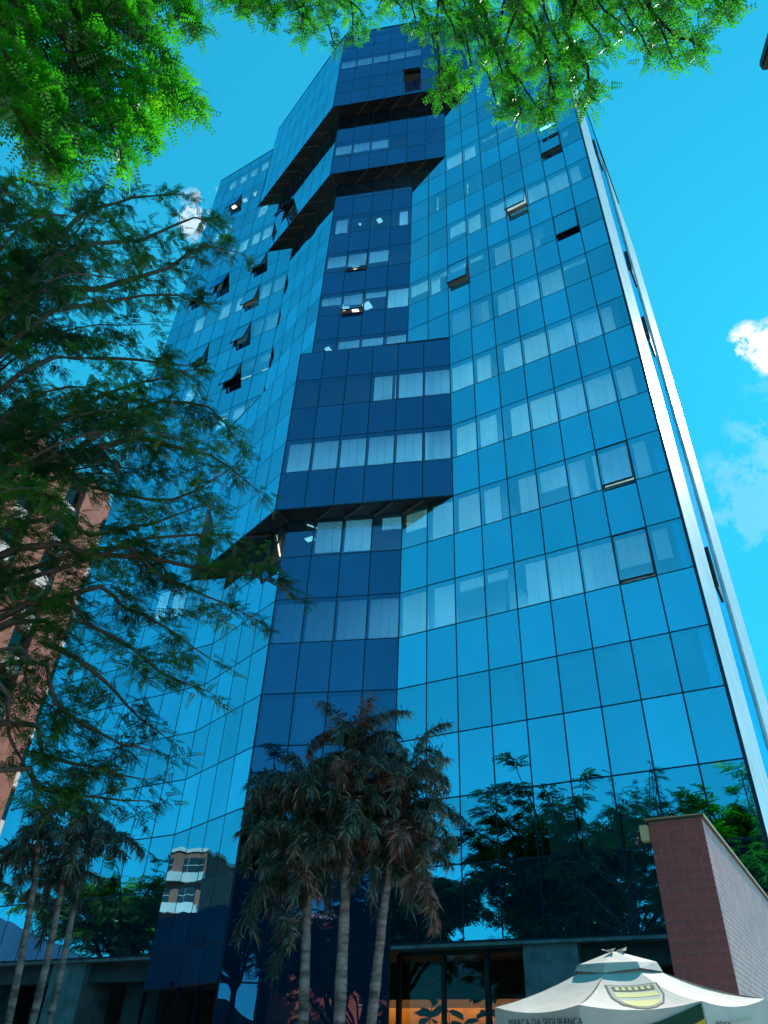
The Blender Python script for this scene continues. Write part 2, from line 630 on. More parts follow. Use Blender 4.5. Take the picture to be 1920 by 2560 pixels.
# open top-hung sashes, found by where the photograph shows them
OPEN = {('R', 2, 7): 4, ('R', 3, 7): 6, ('R', 7, 2): 9, ('R', 8, 5): 12, ('R', 7, 7): 6, ('R', 9, 7): 7, ('R', 10, 7): 20,
        ('K', 13, 6): 12, ('K', 10, 7): 11, ('K', 10, 5): 14, ('K', 10, 2): 11, ('K', 9, 2): 9, ('K', 8, 2): 11, ('K', 8, 5): 8, ('K', 7, 2): 13,
        ('F', 7, 2): 8, ('F', 8, 2): 4, ('F', 13, 3): 24, ('F', 13, 1): 24, ('L', 3, 2): 18, ('L', 11, 1): 22, ('L', 3, 3): 14}

PANE_MESH = {}


def pane_mesh(w, h, mat):
    key = (round(w, 3), round(h, 3), mat.name)
    if key not in PANE_MESH:
        b = MB()
        x, y, t = w / 2, h / 2, 0.014
        b.add([(-x, -t, -y), (x, -t, -y), (x, -t, y), (-x, -t, y), (-x, 0, -y), (x, 0, -y), (x, 0, y), (-x, 0, y)],
              [(7, 6, 5, 4), (4, 5, 1, 0), (5, 6, 2, 1), (6, 7, 3, 2), (7, 4, 0, 3)], 0)
        b.m = [0, 1, 1, 1, 1]
        PANE_MESH[key] = b.mesh('pane_sheet', [mat, M['mullion']])
    return PANE_MESH[key]


def pane_area(p):
    c = p[2] + p[3] * p[5] / 2 + Z3 * (p[6] + p[7]) / 2 - EYE
    dist = np.linalg.norm(c)
    cosv = max(0.02, -(c / dist) @ p[4])
    return cosv * p[5] * (p[7] - p[6]) / dist ** 2


def pane_matrix(p, tilt=True):
    c = p[2] + p[3] * p[5] / 2 + Z3 * (p[6] + p[7]) / 2
    x = p[3]
    y = p[4]
    if np.cross(x, y)[2] < 0:
        x = -x
    R = np.array([x, y, Z3]).T          # columns: along, outward, up
    m = Matrix(((R[0, 0], R[0, 1], R[0, 2], c[0]), (R[1, 0], R[1, 1], R[1, 2], c[1]), (R[2, 0], R[2, 1], R[2, 2], c[2]), (0, 0, 0, 1)))
    if tilt:
        m = m @ Matrix.Rotation(random.uniform(-.0032, .0032), 4, 'X') @ Matrix.Rotation(random.uniform(-.0018, .0018), 4, 'Z')
    return m


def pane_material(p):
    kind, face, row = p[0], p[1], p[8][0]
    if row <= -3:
        return M['lobby_glass'] if face == 'L' else M['bay_spandrel_dimmed']
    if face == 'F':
        return M['bay_glass_dimmed'] if kind == 'w' else M['bay_spandrel_dimmed']
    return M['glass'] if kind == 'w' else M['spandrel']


GAP = 0.042
PANES.sort(key=pane_area, reverse=True)
count = {'w': 0, 's': 0}
rest = {}
sash_jobs = []
for p in PANES:
    kind = p[0]
    if kind == 'w' and (p[1],) + p[8] in OPEN:
        sash_jobs.append(p)
        continue
    me = pane_mesh(p[5] - GAP, p[7] - p[6] - GAP, pane_material(p))
    if count[kind] < 290:
        count[kind] += 1
        o = link('glass_pane' if kind == 'w' else 'spandrel_pane', me, tower)
        o.matrix_world = pane_matrix(p)
    else:
        rest.setdefault(kind, []).append((p, me))
for kind, lst in rest.items():
    b = MB()
    mats = []
    for p, me in lst:
        mt = me.materials[0]
        if mt not in mats:
            mats.append(mt)
    mats.append(M['mullion'])
    for p, me in lst:
        mx = pane_matrix(p)
        vs = [mx @ v.co for v in me.vertices]
        mi = mats.index(me.materials[0])
        base = len(b.f)
        b.add(vs, [tuple(q.vertices) for q in me.polygons], mi)
        for j in range(base + 1, len(b.f)):
            b.m[j] = len(mats) - 1
    b.build('distant_glass_panes' if kind == 'w' else 'distant_spandrel_panes', mats, tower, kind='stuff')

for p in sash_jobs:
    ang = OPEN[(p[1],) + p[8]]
    w, h = p[5] - GAP, p[7] - p[6] - GAP
    mx = pane_matrix(p, False) @ Matrix.Translation((0, 0, h / 2)) @ Matrix.Rotation(rad(ang), 4, 'X')
    b = MB()
    t = 0.024
    for lo, hi in (((-w / 2, -.06, -h), (w / 2, 0.004, -h + t)), ((-w / 2, -.06, -t), (w / 2, 0.004, 0)),
                   ((-w / 2, -.06, -h + t), (-w / 2 + t, 0.004, -t)), ((w / 2 - t, -.06, -h + t), (w / 2, 0.004, -t))):
        b.box(lo, hi)
    s = b.build('window_sash', M['sash'], tower)
    s.matrix_world = mx
    g = link('sash_glass', pane_mesh(w - 2 * t - .004, h - 2 * t - .004, pane_material(p)), s)
    g.location = (0, -0.005, -h / 2)
    # frame left in the opening
    b = MB()
    mo = pane_matrix(p, False)
    W2, H2 = (w + .02) / 2, (h + .02) / 2
    for lo, hi in (((-W2, -.12, -H2), (W2, -.01, -H2 + .04)), ((-W2, -.12, H2 - .03), (W2, -.07, H2)),
                   ((-W2, -.12, -H2 + .04), (-W2 + .025, -.06, H2 - .03)), ((W2 - .025, -.12, -H2 + .04), (W2, -.06, H2 - .03))):
        b.box(lo, hi)
    fo = b.build('opening_frame', M['sash'], tower)
    fo.matrix_world = mo

# mullions and transoms behind the glass joints, one grid per face
def grid(name, o, dx, n, width, cols, levels):
    b = MB()
    z0, z1 = min(levels), max(levels)
    for i in cols:
        b.frame_box(o, dx, n, Z3, (i * width - .028, -.10, z0), (i * width + .028, -.008, z1))
    for z in levels:
        b.frame_box(o, dx, n, Z3, (min(cols) * width, -.096, z - .026), (max(cols) * width, -.010, z + .026))
    b.build(name, M['mullion'], tower, kind='stuff')


lv = sorted({round(r[1], 3) for r in wall_rows(ROOF)} | {round(ROOF, 3)})
grid('mullion_grid', uv(0, 0, 0), D3, N3, W, range(0, 10), lv)
grid('mullion_grid', uv(-8, 0, 0), -D3, N3, W, range(0, 10), lv)
blv = sorted({round(r[1], 3) for r in wall_rows(BOX_ROOF)} | {round(BOX_ROOF, 3)})
BAYS = [(4, 0.05, 16.83 + 1.6), (6, 16.83 + 1.6, 25.64 + 1.6), (4, 25.64 + 1.6, 41.33 + 1.6), (6, 41.33 + 1.6, 48.33 + 1.6), (8, 48.33 + 1.6, BOX_ROOF)]
for N, za, zb in BAYS:
    for side in 'FL':
        o, dr, n = bay_frame(N, side)
        l2 = [z for z in blv if za - .05 <= z <= zb + .05] + ([0.05, 1.8, 3.6] if za < 1 else [])
        grid('mullion_grid', o, dr, n, WF, range(0, N + 1), sorted(set(l2)))

# floors: solid spandrel-height slabs whose undersides are the office ceilings
b = MB()
for k in range(-1, 15):
    z0 = GLASS_Z0 + .02 if k < 0 else wz(k) + HW
    z1 = min(wz(k + 1), ROOF - .25)
    b.prism(facade_poly([(-17, -.16), (-17, -17), (8.9, -17), (8.9, -.16)]), z0, z1)
b.build('floor_slabs', M['slab'], tower, kind='stuff')
b = MB()
for k in range(-1, 16):
    z0 = 3.6 if k < 0 else wz(k) + HW
    z1 = min(wz(k + 1), BOX_ROOF - .2)
    zs = [(z0, z1)]
    N = bay_level(z0 + .05)
    ap = (-4, N * W * TT)
    b.prism(facade_poly([(-4 - N + .5, -.15), (N - 4.5, -.15), (ap[0], ap[1] - .22)]), z0 + (.012 if k >= 0 else 0), z1)
b.build('bay_floor_slabs', M['slab'], tower, kind='stuff')
b = MB()
b.prism(facade_poly([(-16.9, -3.6), (8.8, -3.6), (8.8, -3.9), (-16.9, -3.9)]), 0, ROOF - .3)
for u in (-13, -9.5, -4, .8, 3.5, 6.2):
    b.prism(facade_poly([(u, -.4), (u + .12, -.4), (u + .12, -3.6), (u, -3.6)]), GLASS_Z0, ROOF - .3)
b.build('interior_wall', M['core'], tower)
# soffits below the projecting bays, with beams running out at every panel joint
for N0, N, z in ((4, 6, 16.83 + 1.6), (4, 6, 41.33 + 1.6), (6, 8, 48.33 + 1.6)):
    b = MB()
    a0, a1 = N0 * W * TT - .03, N * W * TT - .01
    pr = facade_poly([(N - 4, 0.02), (-4, a1), (-4, a0), (N0 - 4, 0.02)])
    pl = facade_poly([(-4 - N, 0.02), (-4 - N0, 0.02), (-4, a0), (-4, a1)])
    b.prism(pr, z - .012, z + .05)
    b.prism(pl, z - .012, z + .05)
    b.build('bay_soffit', M['soffit'], tower)
    for side in 'FL':
        oi, di, ni = bay_frame(N0, side)
        oo, do, no_ = bay_frame(N, side)
        for i in range(0, N0 + 1):
            p0 = oi + di * (i * WF) - ni * .02
            p1 = oo + do * ((i + (N - N0) * (0.5 if i < N0 else 1.0)) * WF) - no_ * .05
            ax = p1 - p0
            L = np.linalg.norm(ax)
            ax /= L
            bb = MB()
            bb.frame_box(p0, ax, np.cross(Z3, ax), Z3, (0, -.035, z - .10), (L, .035, z - .013))
            bb.build('soffit_beam', M['beam'], tower)
# roofs, parapets and the step on top of the first bay
b = MB()
b.prism(facade_poly([(-17.02, .012), (-17.02, -17), (9.0, -17), (9.0, .012)]), ROOF, ROOF + .12)
ap = 8 * W * TT
b.prism(facade_poly([(-12, .016), (4, .016), (-4, ap + .03)]), BOX_ROOF, BOX_ROOF + .12)
b.build('roof_coping', M['mullion'], tower)
b = MB()
b.prism(facade_poly([(-12, 0), (-12, -5), (4, -5), (4, 0)]), ROOF + .12, BOX_ROOF)
b.build('roof_plant_room', M['blue_wall'], tower)
b = MB()
a0, a1 = 4 * W * TT + .02, 6 * W * TT - .02
b.prism(facade_poly([(2, 0.02), (-4, a1), (-4, a0), (0, 0.02)]), 25.64 + 1.5, 25.64 + 1.6)
b.prism(facade_poly([(-10, 0.02), (-8, 0.02), (-4, a0), (-4, a1)]), 25.64 + 1.5, 25.64 + 1.6)
b.build('bay_ledge', M['mullion'], tower)

# right side wall: white panel strips with a glazed strip between, and the back
sd = -N3
so = uv(9, 0, 0)


def side_strip(name, mat, a, c, z0, z1, out=0.0, rows=None):
    step = rows or (z1 - z0)
    z = z0
    b = MB()
    while z < z1 - .05:
        b.frame_box(so, sd, D3, Z3, (a + .012, -.12, z + .014), (c - .012, out, min(z + step, z1) - .014))
        z += step
    return b.build(name, mat, tower)


for j in range(16):
    z0 = GLASS_Z0 + 3.5 * j
    z1 = min(z0 + 3.5, ROOF)
    if z1 - z0 < .3:
        continue
    for (a, c) in ((0.03, 2.5), (2.5, 5.0)):
        side_strip('white_panel', M['white_panel'], a, c, z0, z1, 0.02)
    side_strip('side_glass', M['glass'], 5.0, 10.6, z0, z1, -.03, 1.75)
    if z0 < 53:
        for (a, c) in ((10.6, 14.5), (14.5, 18.4)):
            side_strip('white_panel', M['white_panel'], a, c, z0, min(z1, 54.6), 0.05)
for z, a in ((wz(12) + .2, 6.9), (wz(9), 8.2), (wz(7), 7.2), (wz(3) - .4, 6.6)):
    b = MB()
    b.frame_box(so, sd, D3, Z3, (a, -.10, z), (a + 1.3, .02, z + 1.6))
    b.frame_box(so, sd, D3, Z3, (a - .06, -.05, z - .06), (a, .07, z + 1.66))
    b.build('side_window', M['sash'], tower)
b = MB()
b.frame_box(so, D3, -N3, Z3, (-.3, 18.4, 0), (-.1, 18.5, 54))
b.frame_box(so, D3, -N3, Z3, (-26 * W, 17.05, 0), (-.3, 17.2, ROOF))
b.frame_box(uv(-17, 0, 0), D3, -N3, Z3, (0.0, .0, 0), (.10, 17.1, ROOF))
b.frame_box(so, D3, -N3, Z3, (-.34, 0.05, 0.0), (-.14, 18.4, GLASS_Z0 + 50))
b.build('back_wall', M['spandrel'], tower)
b = MB()
b.frame_box(so, sd, D3, Z3, (-.03, -.05, GLASS_Z0), (.03, .035, ROOF + .1))
b.build('corner_trim', M['mullion'], tower)

# blinds behind the glass: (face, row, column, x0, x1, drop)
BL = []


def blinds(face, k, items):
    for c, x0, x1, dr in items:
        BL.append((face, k, c, x0, x1, dr))


blinds('R', 0, [(3, .93, .96, 1), (4, .06, .09, 1), (4, .26, .97, 1), (5, .05, .97, 1), (6, .05, .97, 1), (2, .1, .95, .3), (1, .1, .95, .3)])
blinds('R', 1, [(0, .06, .97, .82), (1, .08, .97, .82), (2, .05, .97, .82), (3, .05, .68, .84), (4, .35, .98, .55), (5, .03, .97, .52), (6, .08, .97, .5), (7, .05, .97, .5), (8, .08, .5, .5)])
blinds('R', 2, [(0, .05, .95, 1), (1, .2, .97, 1), (2, .1, .97, .24), (3, .05, .72, .2), (4, .3, .97, 1), (5, .03, .97, 1), (6, .04, .96, 1), (7, .06, .97, .65), (8, .1, .52, .66)])
blinds('R', 3, [(0, .1, .95, .5), (1, .15, .96, 1), (2, .14, .96, 1), (3, .1, .68, 1), (4, .34, .97, 1), (5, .08, .97, .55), (6, .05, .6, 1), (6, .82, .95, 1), (7, .06, .97, 1), (8, .1, .5, 1)])
blinds('R', 4, [(2, .15, .95, 1), (3, .08, .74, 1), (4, .28, .97, 1), (5, .05, .97, 1), (6, .05, .97, 1), (7, .05, .95, 1), (8, .1, .62, 1)])
blinds('R', 5, [(2, .04, .95, 1), (3, .1, .68, 1), (4, .22, .97, 1), (5, .05, .97, 1), (6, .05, .97, 1), (7, .1, .97, 1), (8, .06, .45, 1)])
blinds('R', 6, [(2, .1, .97, .86), (3, .08, .76, .86), (4, .18, .97, 1), (5, .1, .97, 1), (6, .08, .94, 1), (7, .05, .97, .15)])
blinds('R', 7, [(0, .06, .95, .52), (1, .08, .96, .18), (1, .1, .55, .95), (2, .1, .97, .2), (3, .06, .68, .18), (4, .24, .97, 1), (5, .05, .97, 1), (6, .05, .95, .52), (6, .08, .3, .9), (7, .05, .96, .5), (8, .05, .5, .5)])
blinds('R', 8, [(2, .12, .95, .6), (3, .08, .7, 1), (4, .2, .96, 1), (5, .05, .97, .62), (6, .08, .97, .75), (7, .06, .97, .9), (8, .1, .52, .9)])
blinds('R', 9, [(1, .4, .5, 1), (3, .1, .18, .9), (8, .1, .4, .3)])
blinds('R', 10, [(2, .05, .97, 1), (3, .08, .7, 1), (4, .1, .95, .12), (5, .1, .95, .12)])
blinds('R', 12, [(4, .1, .2, .6), (7, .1, .4, .7)])
blinds('K', 14, [(4, .2, .9, .7), (5, .2, .9, .7), (6, .2, .9, .7), (7, .2, .8, .7)])
blinds('K', 12, [(3, .1, .9, 1), (6, .15, .8, .9), (7, .1, .9, .9)])
blinds('K', 11, [(2, .1, .95, 1), (3, .2, .8, 1), (4, .1, .9, .9), (5, .2, .9, .9)])
blinds('K', 10, [(3, .4, .7, 1), (4, .5, .75, 1), (2, .1, .9, .5), (5, .1, .5, 1)])
blinds('K', 9, [(0, .08, .92, 1), (1, .1, .9, 1), (3, .3, .8, 1), (4, .1, .9, 1), (6, .1, .9, .9)])
blinds('K', 8, [(0, .06, .95, 1), (1, .15, .9, 1), (2, .1, .9, .9), (3, .1, .5, 1), (4, .08, .9, 1), (5, .1, .9, .9), (6, .1, .9, 1)])
blinds('K', 7, [(0, .1, .95, .35), (1, .05, .95, .35), (2, .1, .9, .3), (3, .1, .6, .5), (4, .1, .8, .6), (5, .1, .9, .9)])
blinds('K', 6, [(0, .1, .9, .3), (1, .1, .9, .5), (2, .1, .7, .6)])
blinds('K', 3, [(2, .1, .9, 1), (3, .2, .9, 1)])
blinds('F', 4, [(0, .06, .94, 1), (1, .05, .95, 1), (2, .05, .95, 1), (3, .05, .95, 1), (4, .05, .95, 1), (5, .12, .95, 1)])
blinds('F', 5, [(0, .05, .97, .95), (1, .05, .95, 1), (2, .1, .8, 1), (2, .9, .95, 1)])
blinds('F', 3, [(0, .3, .95, .35), (1, .05, .95, .9), (2, .05, .92, .88)])
blinds('F', 2, [(0, .05, .4, 1), (0, .4, .95, .98), (1, .05, .97, .97), (2, .05, .97, .97), (3, .05, .95, .97)])
blinds('F', 1, [(0, .05, .97, 1), (1, .05, .97, 1), (2, .05, .97, .9), (3, .05, .97, .9)])
blinds('F', 6, [(0, .1, .9, .4), (1, .05, .95, .9), (2, .05, .95, .9)])
blinds('F', 7, [(0, .05, .97, .95), (1, .05, .95, .25), (2, .05, .95, .5), (3, .05, .95, .4)])
blinds('F', 8, [(1, .05, .95, .6), (2, .05, .95, .65), (3, .05, .95, .6)])
blinds('F', 9, [(0, .4, .8, .9), (3, .2, .8, .95)])
blinds('F', 11, [(3, .06, .95, .6), (4, .06, .95, .6), (5, .06, .95, .6)])
blinds('F', 14, [(3, .05, .95, .55), (4, .05, .95, .6), (5, .05, .95, .6), (6, .05, .95, .6), (7, .05, .95, .6)])
blinds('F', 15, [(3, .05, .95, .8), (4, .05, .95, .8), (5, .05, .95, .8), (6, .05, .95, .8), (7, .05, .95, .8)])


def face_frame(face, z):
    if face == 'R':
        return uv(0, 0, 0), D3, N3, W, 1
    if face == 'K':
        return uv(-8, 0, 0), -D3, N3, W, -1
    o, dr, n = bay_frame(bay_level(z), face)
    return o, dr, n, WF, -1


for face, k, c, x0, x1, drop in BL:
    o, dx, n, wd, sg = face_frame(face, wz(k) + .1)
    if sg < 0:
        x0, x1 = 1 - x1, 1 - x0
    b = MB()
    zt = wz(k) + HW - .10
    zb = wz(k) + .03 if drop >= .99 else zt - drop * (HW - .13)
    nslat = max(1, int(round((x1 - x0) * 3)))
    xs = np.linspace((c + x0) * wd, (c + x1) * wd, nslat + 1)
    for i in range(nslat):
        s_ = random.uniform(0, .012)
        q = [o + dx * x_ - n * (.140 + s_ + e_) + Z3 * z_ for x_, e_, z_ in ((xs[i], 0, zb), (xs[i + 1] - .006, .004, zb), (xs[i + 1] - .006, .004, zt), (xs[i], 0, zt))]
        b.add(q, [(0, 1, 2, 3)])
    b.frame_box(o, dx, n, Z3, (xs[0], -.165, zb - .012), (xs[-1] - .006, -.138, zb))
    b.build('blind', M['blind'], tower)

# added glowing strips deep in the offices, mostly out of view, backlighting the blinds
for k in range(2, 15):
    for u0 in range(-16, 8, 3):
        if random.random() < .15 or (k == 2 and u0 < -2) or (k, u0) in ((8, -10), (7, -10), (8, -13), (9, -10), (10, -13), (10, -16), (10, -10), (7, -13)):
            continue
        b = MB()
        b.prism(facade_poly([(u0, -3.15), (u0, -3.5), (u0 + 2.6, -3.5), (u0 + 2.6, -3.15)] if k < 4 else [(u0, -2.65), (u0, -3.0), (u0 + 2.6, -3.0), (u0 + 2.6, -2.65)]), wz(k) + HW - .05, wz(k) + HW - .004)
        b.build('blind_backlight', M['blind_backlight'], tower)

# lit ceiling lamps seen through the windows: placed on the office ceiling they hang from
for px, py, k, sx, sy in ((888, 664, 8, .3, .3), (862, 767, 7, .3, .3), (890, 778, 7, .25, .3), (918, 764, 7, .34, .34), (1037, 768, 7, .6, .3), (949, 551, 9, .22, .22),
                          (900, 560, 9, .1, .1), (820, 873, 6, .2, .2), (1354, 1011, 4, .4, .12), (1447, 978, 4, .4, .12), (1494, 960, 4, .4, .12), (587, 519, 13, .3, .3), (614, 502, 13, .3, .3),
                          (641, 486, 13, .3, .3), (775, 1347, 3, .3, .2), (894, 1311, 3, .4, .2), (1345, 1338, 3, .1, .5), (1342, 1340, 3, .35, .2)):
    v = ray(px, py)
    z = wz(k) + HW - .004
    P = EYE + v * ((z - EYE[2]) / v[2])
    b = MB()
    b.frame_box(P, D3, N3, Z3, (-sx * .6, -sy * .6, -.035), (sx * .6, sy * .6, 0.0))
    b.build('ceiling_lamp', M['lamp'], tower)
for q0, q1, k in (((768, 1312), (843, 1338), 3), ((692, 1339), (700, 1390), 3), ((603, 948), (631, 938), 7), ((640, 934), (670, 921), 7)):
    z = wz(k) + HW - .03
    P = [EYE + ray(*q) * ((z - EYE[2]) / ray(*q)[2]) for q in (q0, q1)]
    b = MB()
    b.tube(P, .028, 6)
    b.build('tube_lamp', M['lamp'], tower)

# podium: recess below the glass, beam, columns, lobby
b = MB()
b.prism(facade_poly([(-17, -.02), (-17, -3.4), (9, -3.4), (9, -.02)]), GLASS_Z0 - .10, GLASS_Z0 - .005)
b.build('podium_soffit', M['concrete'], tower)
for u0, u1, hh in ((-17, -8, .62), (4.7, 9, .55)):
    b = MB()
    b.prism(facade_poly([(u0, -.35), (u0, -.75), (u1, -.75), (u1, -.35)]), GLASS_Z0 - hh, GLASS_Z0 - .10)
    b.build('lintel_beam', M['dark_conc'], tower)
for u0, u1, oo in ((-12.25, -10.75, -.15), (3.42, 4.68, -.10), (-16.9, -15.6, -.3), (-9.6, -8.05, -.9)):
    b = MB()
    b.prism(facade_poly([(u0, oo), (u0, oo - 1.2), (u1, oo - 1.2), (u1, oo)]), 0.0, GLASS_Z0 - .10)
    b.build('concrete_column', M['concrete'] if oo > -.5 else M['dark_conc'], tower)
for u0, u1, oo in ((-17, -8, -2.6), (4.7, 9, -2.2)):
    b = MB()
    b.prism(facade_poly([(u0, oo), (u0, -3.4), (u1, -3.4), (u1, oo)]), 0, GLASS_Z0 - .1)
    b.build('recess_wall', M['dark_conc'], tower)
# lobby glazing with warm-lit timber behind
LOB = -.55
for u0, u1, z0, z1 in ((.05, 1.17, 2.05, 4.35), (1.26, 2.28, 2.05, 4.35), (2.40, 3.40, 2.05, 4.35), (.05, 1.17, .1, 1.92), (1.26, 2.28, .1, 1.92), (2.40, 3.40, .1, 1.92)):
    b = MB()
    b.prism(facade_poly([(u0, LOB), (u0, LOB - .012), (u1, LOB - .012), (u1, LOB)]), z0, z1)
    b.build('lobby_pane', M['lobby_glass'], tower)
for u0, u1, z0, z1 in ((-.05, .05, 0, 4.35), (1.17, 1.26, 0, 4.35), (2.28, 2.40, 0, 4.35), (0, 3.42, 1.92, 2.05), (0, 3.42, 4.3, 4.4)):
    b = MB()
    b.prism(facade_poly([(u0, LOB + .05), (u0, LOB - .08), (u1, LOB - .08), (u1, LOB + .05)]), z0, z1)
    b.build('lobby_mullion', M['sash'], tower)
b = MB()
for z0, z1 in ((.05, 1.2), (1.23, 2.30), (2.33, 3.02), (3.05, 3.42)):
    b.prism(facade_poly([(-2.5, -3.2), (-2.5, -3.3), (3.4, -3.3), (3.4, -3.2)]), z0, z1)
b.build('lobby_wood_wall', M['wood'], tower)
b = MB()
b.prism(facade_poly([(-2.5, -2.35), (-2.5, -2.5), (3.4, -2.5), (3.4, -2.35)]), 3.55, GLASS_Z0 - .1)
b.build('lobby_bulkhead', M['dark_conc'], tower)
b = MB()
b.prism(facade_poly([(-2.2, -2.75), (-2.2, -2.95), (3.2, -2.95), (3.2, -2.75)]), 3.95, 4.0)
b.build('lobby_lamp', M['warm_lamp'], tower)
b = MB()
b.prism(facade_poly([(3.36, -.6), (3.36, -3.3), (3.42, -3.3), (3.42, -.6)]), 0, GLASS_Z0 - .1)
b.build('lobby_side_wall', M['dark_conc'], tower)

# ------------------------------------------------------------------ tiled wall in front of the tower
WC = np.array([4.54, 10.43, 0.0])          # front right corner
WH = 4.72
wall = thing('tiled_wall', 'tall wall end faced with maroon square tiles and grey mosaic on its right side', 'wall')
WL, WT = 7.3, .734
b = MB()
b.frame_box(WC, D3, -N3, Z3, (-WT + .012, .012, 0), (-.010, WL, WH - .02))
b.build('wall_body', M['grout'], wall)
tile_pitch = .1215
tm = []
for mt in ('tile', 'tile2'):
    q = MB()
    t = tile_pitch / 2 - .0042
    q.add([(-t, 0, -t), (t, 0, -t), (t, 0, t), (-t, 0, t), (-t + .004, .010, -t + .004), (t - .004, .010, -t + .004), (t - .004, .010, t - .004), (-t + .004, .010, t - .004)],
          [(4, 7, 6, 5), (0, 4, 5, 1), (1, 5, 6, 2), (2, 6, 7, 3), (3, 7, 4, 0)])
    tm.append(q.mesh('wall_tile', M[mt]))
for r in range(38):
    for c in range(6):
        P = WC + D3 * (-WT + .005 + tile_pitch * (c + .5)) + N3 * (-.006) + Z3 * (WH - .03 - tile_pitch * (r + .5))
        o = link('tile', tm[0] if random.random() < .75 else tm[1], wall)
        mx = Matrix(((-D3[0], N3[0], 0, P[0]), (-D3[1], N3[1], 0, P[1]), (0, 0, 1, P[2]), (0, 0, 0, 1)))
        o.matrix_world = mx @ Matrix.Rotation(random.uniform(-.012, .012), 4, 'X') @ Matrix.Rotation(random.uniform(-.012, .012), 4, 'Z')
# side mosaic: thousands of little tiles as one part
ps = .070
na, nz = int(WL / ps), int((WH - .06) / ps)
I, J = np.meshgrid(np.arange(na), np.arange(nz), indexing='ij')
I, J = I.ravel(), J.ravel()
h = ps / 2 - .006
cen = WC[None] + (-N3)[None] * ((I + .5) * ps)[:, None] + Z3[None] * (WH - .05 - (J + .5) * ps)[:, None] + D3[None] * (-.012 + RNG.uniform(.006, .0085, len(I)))[:, None]
tl = RNG.normal(0, .008, (len(I), 2))
ax = -N3[None] + D3[None] * tl[:, :1]
az_ = Z3[None] + D3[None] * tl[:, 1:]
front = np.stack([cen - h * ax - h * az_, cen + h * ax - h * az_, cen + h * ax + h * az_, cen - h * ax + h * az_], 1)
back = front - D3 * .012
Q = [front]
for i in range(4):
    j = (i + 1) % 4
    Q.append(np.stack([front[:, i], back[:, i], back[:, j], front[:, j]], 1))
o = link('mosaic_tiles', quads_mesh('mosaic_tiles', np.concatenate(Q), M['mosaic']), wall, kind='stuff')
b = MB()
b.frame_box(WC, D3, -N3, Z3, (-WT - .03, -.03, WH - .02), (.025, WL, WH + .022))
b.build('wall_coping', M['coping'], wall)
b = MB()
b.frame_box(WC, D3, -N3, Z3, (.025, -.03, WH - .015), (.034, WL, WH + .026))
b.frame_box(WC, D3, -N3, Z3, (-WT - .03, -.036, WH + .008), (.025, -.03, WH + .026))
b.build('coping_edge', M['coping_edge'], wall)
cb = thing('security_camera', 'small cream camera box with a dark dome on the corner of the tiled wall', 'security camera', tuple(WC + D3 * (-WT - .01) + N3 * .05 + Z3 * (WH - .27)))
b = MB()
b.frame_box((0, 0, 0), D3, N3, Z3, (-.09, -.08, 0), (0.01, .05, .20))
b.build('junction_box', M['camera_box'], cb)
b = MB()
pts = [np.array([0, 0, .0]) - D3 * .09 + Z3 * .12, -D3 * .15 + Z3 * .11, -D3 * .175 + Z3 * .06]
b.tube(pts, .018, 8)
b.build('camera_arm', M['sash'], cb, smooth=True)
b = MB()
prof = [(.0, .055), (.05, .05), (.062, .02), (.058, -.02), (.04, -.05), (.0, -.06)]
for i, (r, z) in enumerate(prof):
    pass
b.tube([-D3 * .185 + Z3 * (.0 + z) for r, z in prof], [max(r, .002) for r, z in prof], 12)
b.build('camera_dome', M['dome'], cb, smooth=True)

# ------------------------------------------------------------------ parasol
UC = np.array([2.27, 7.66, 0.0])
UR = 1.17
ang0 = rad(253.3)
Z_EDGE, Z_TOP = 2.270, 2.55
par = thing('parasol', 'white canvas parasol with a printed shield emblem and green and yellow swoosh', 'parasol', tuple(UC))
crn = [np.array([UR * math.cos(ang0 + rad(a)), UR * math.sin(ang0 + rad(a)), Z_EDGE]) for a in (-60, -15, 30, 75, 120, 165, 210, 255)]
top_r = .30
_fd = np.array([math.cos(ang0), math.sin(ang0)])
_rd = np.array([-_fd[1], _fd[0]])


def lean(p):
    return .045 * (p[0] * _rd[0] + p[1] * _rd[1]) - .085 * (p[0] * _fd[0] + p[1] * _fd[1])


tops = [np.array([c[0] / UR * top_r, c[1] / UR * top_r, Z_TOP - .02]) for c in crn]
crn = [c + Z3 * lean(c) for c in crn]
tops = [c + Z3 * lean(c) for c in tops]


def sag(p, q, s, t, k):
    return p + (q - p) * t - Z3 * (k * 4 * t * (1 - t))


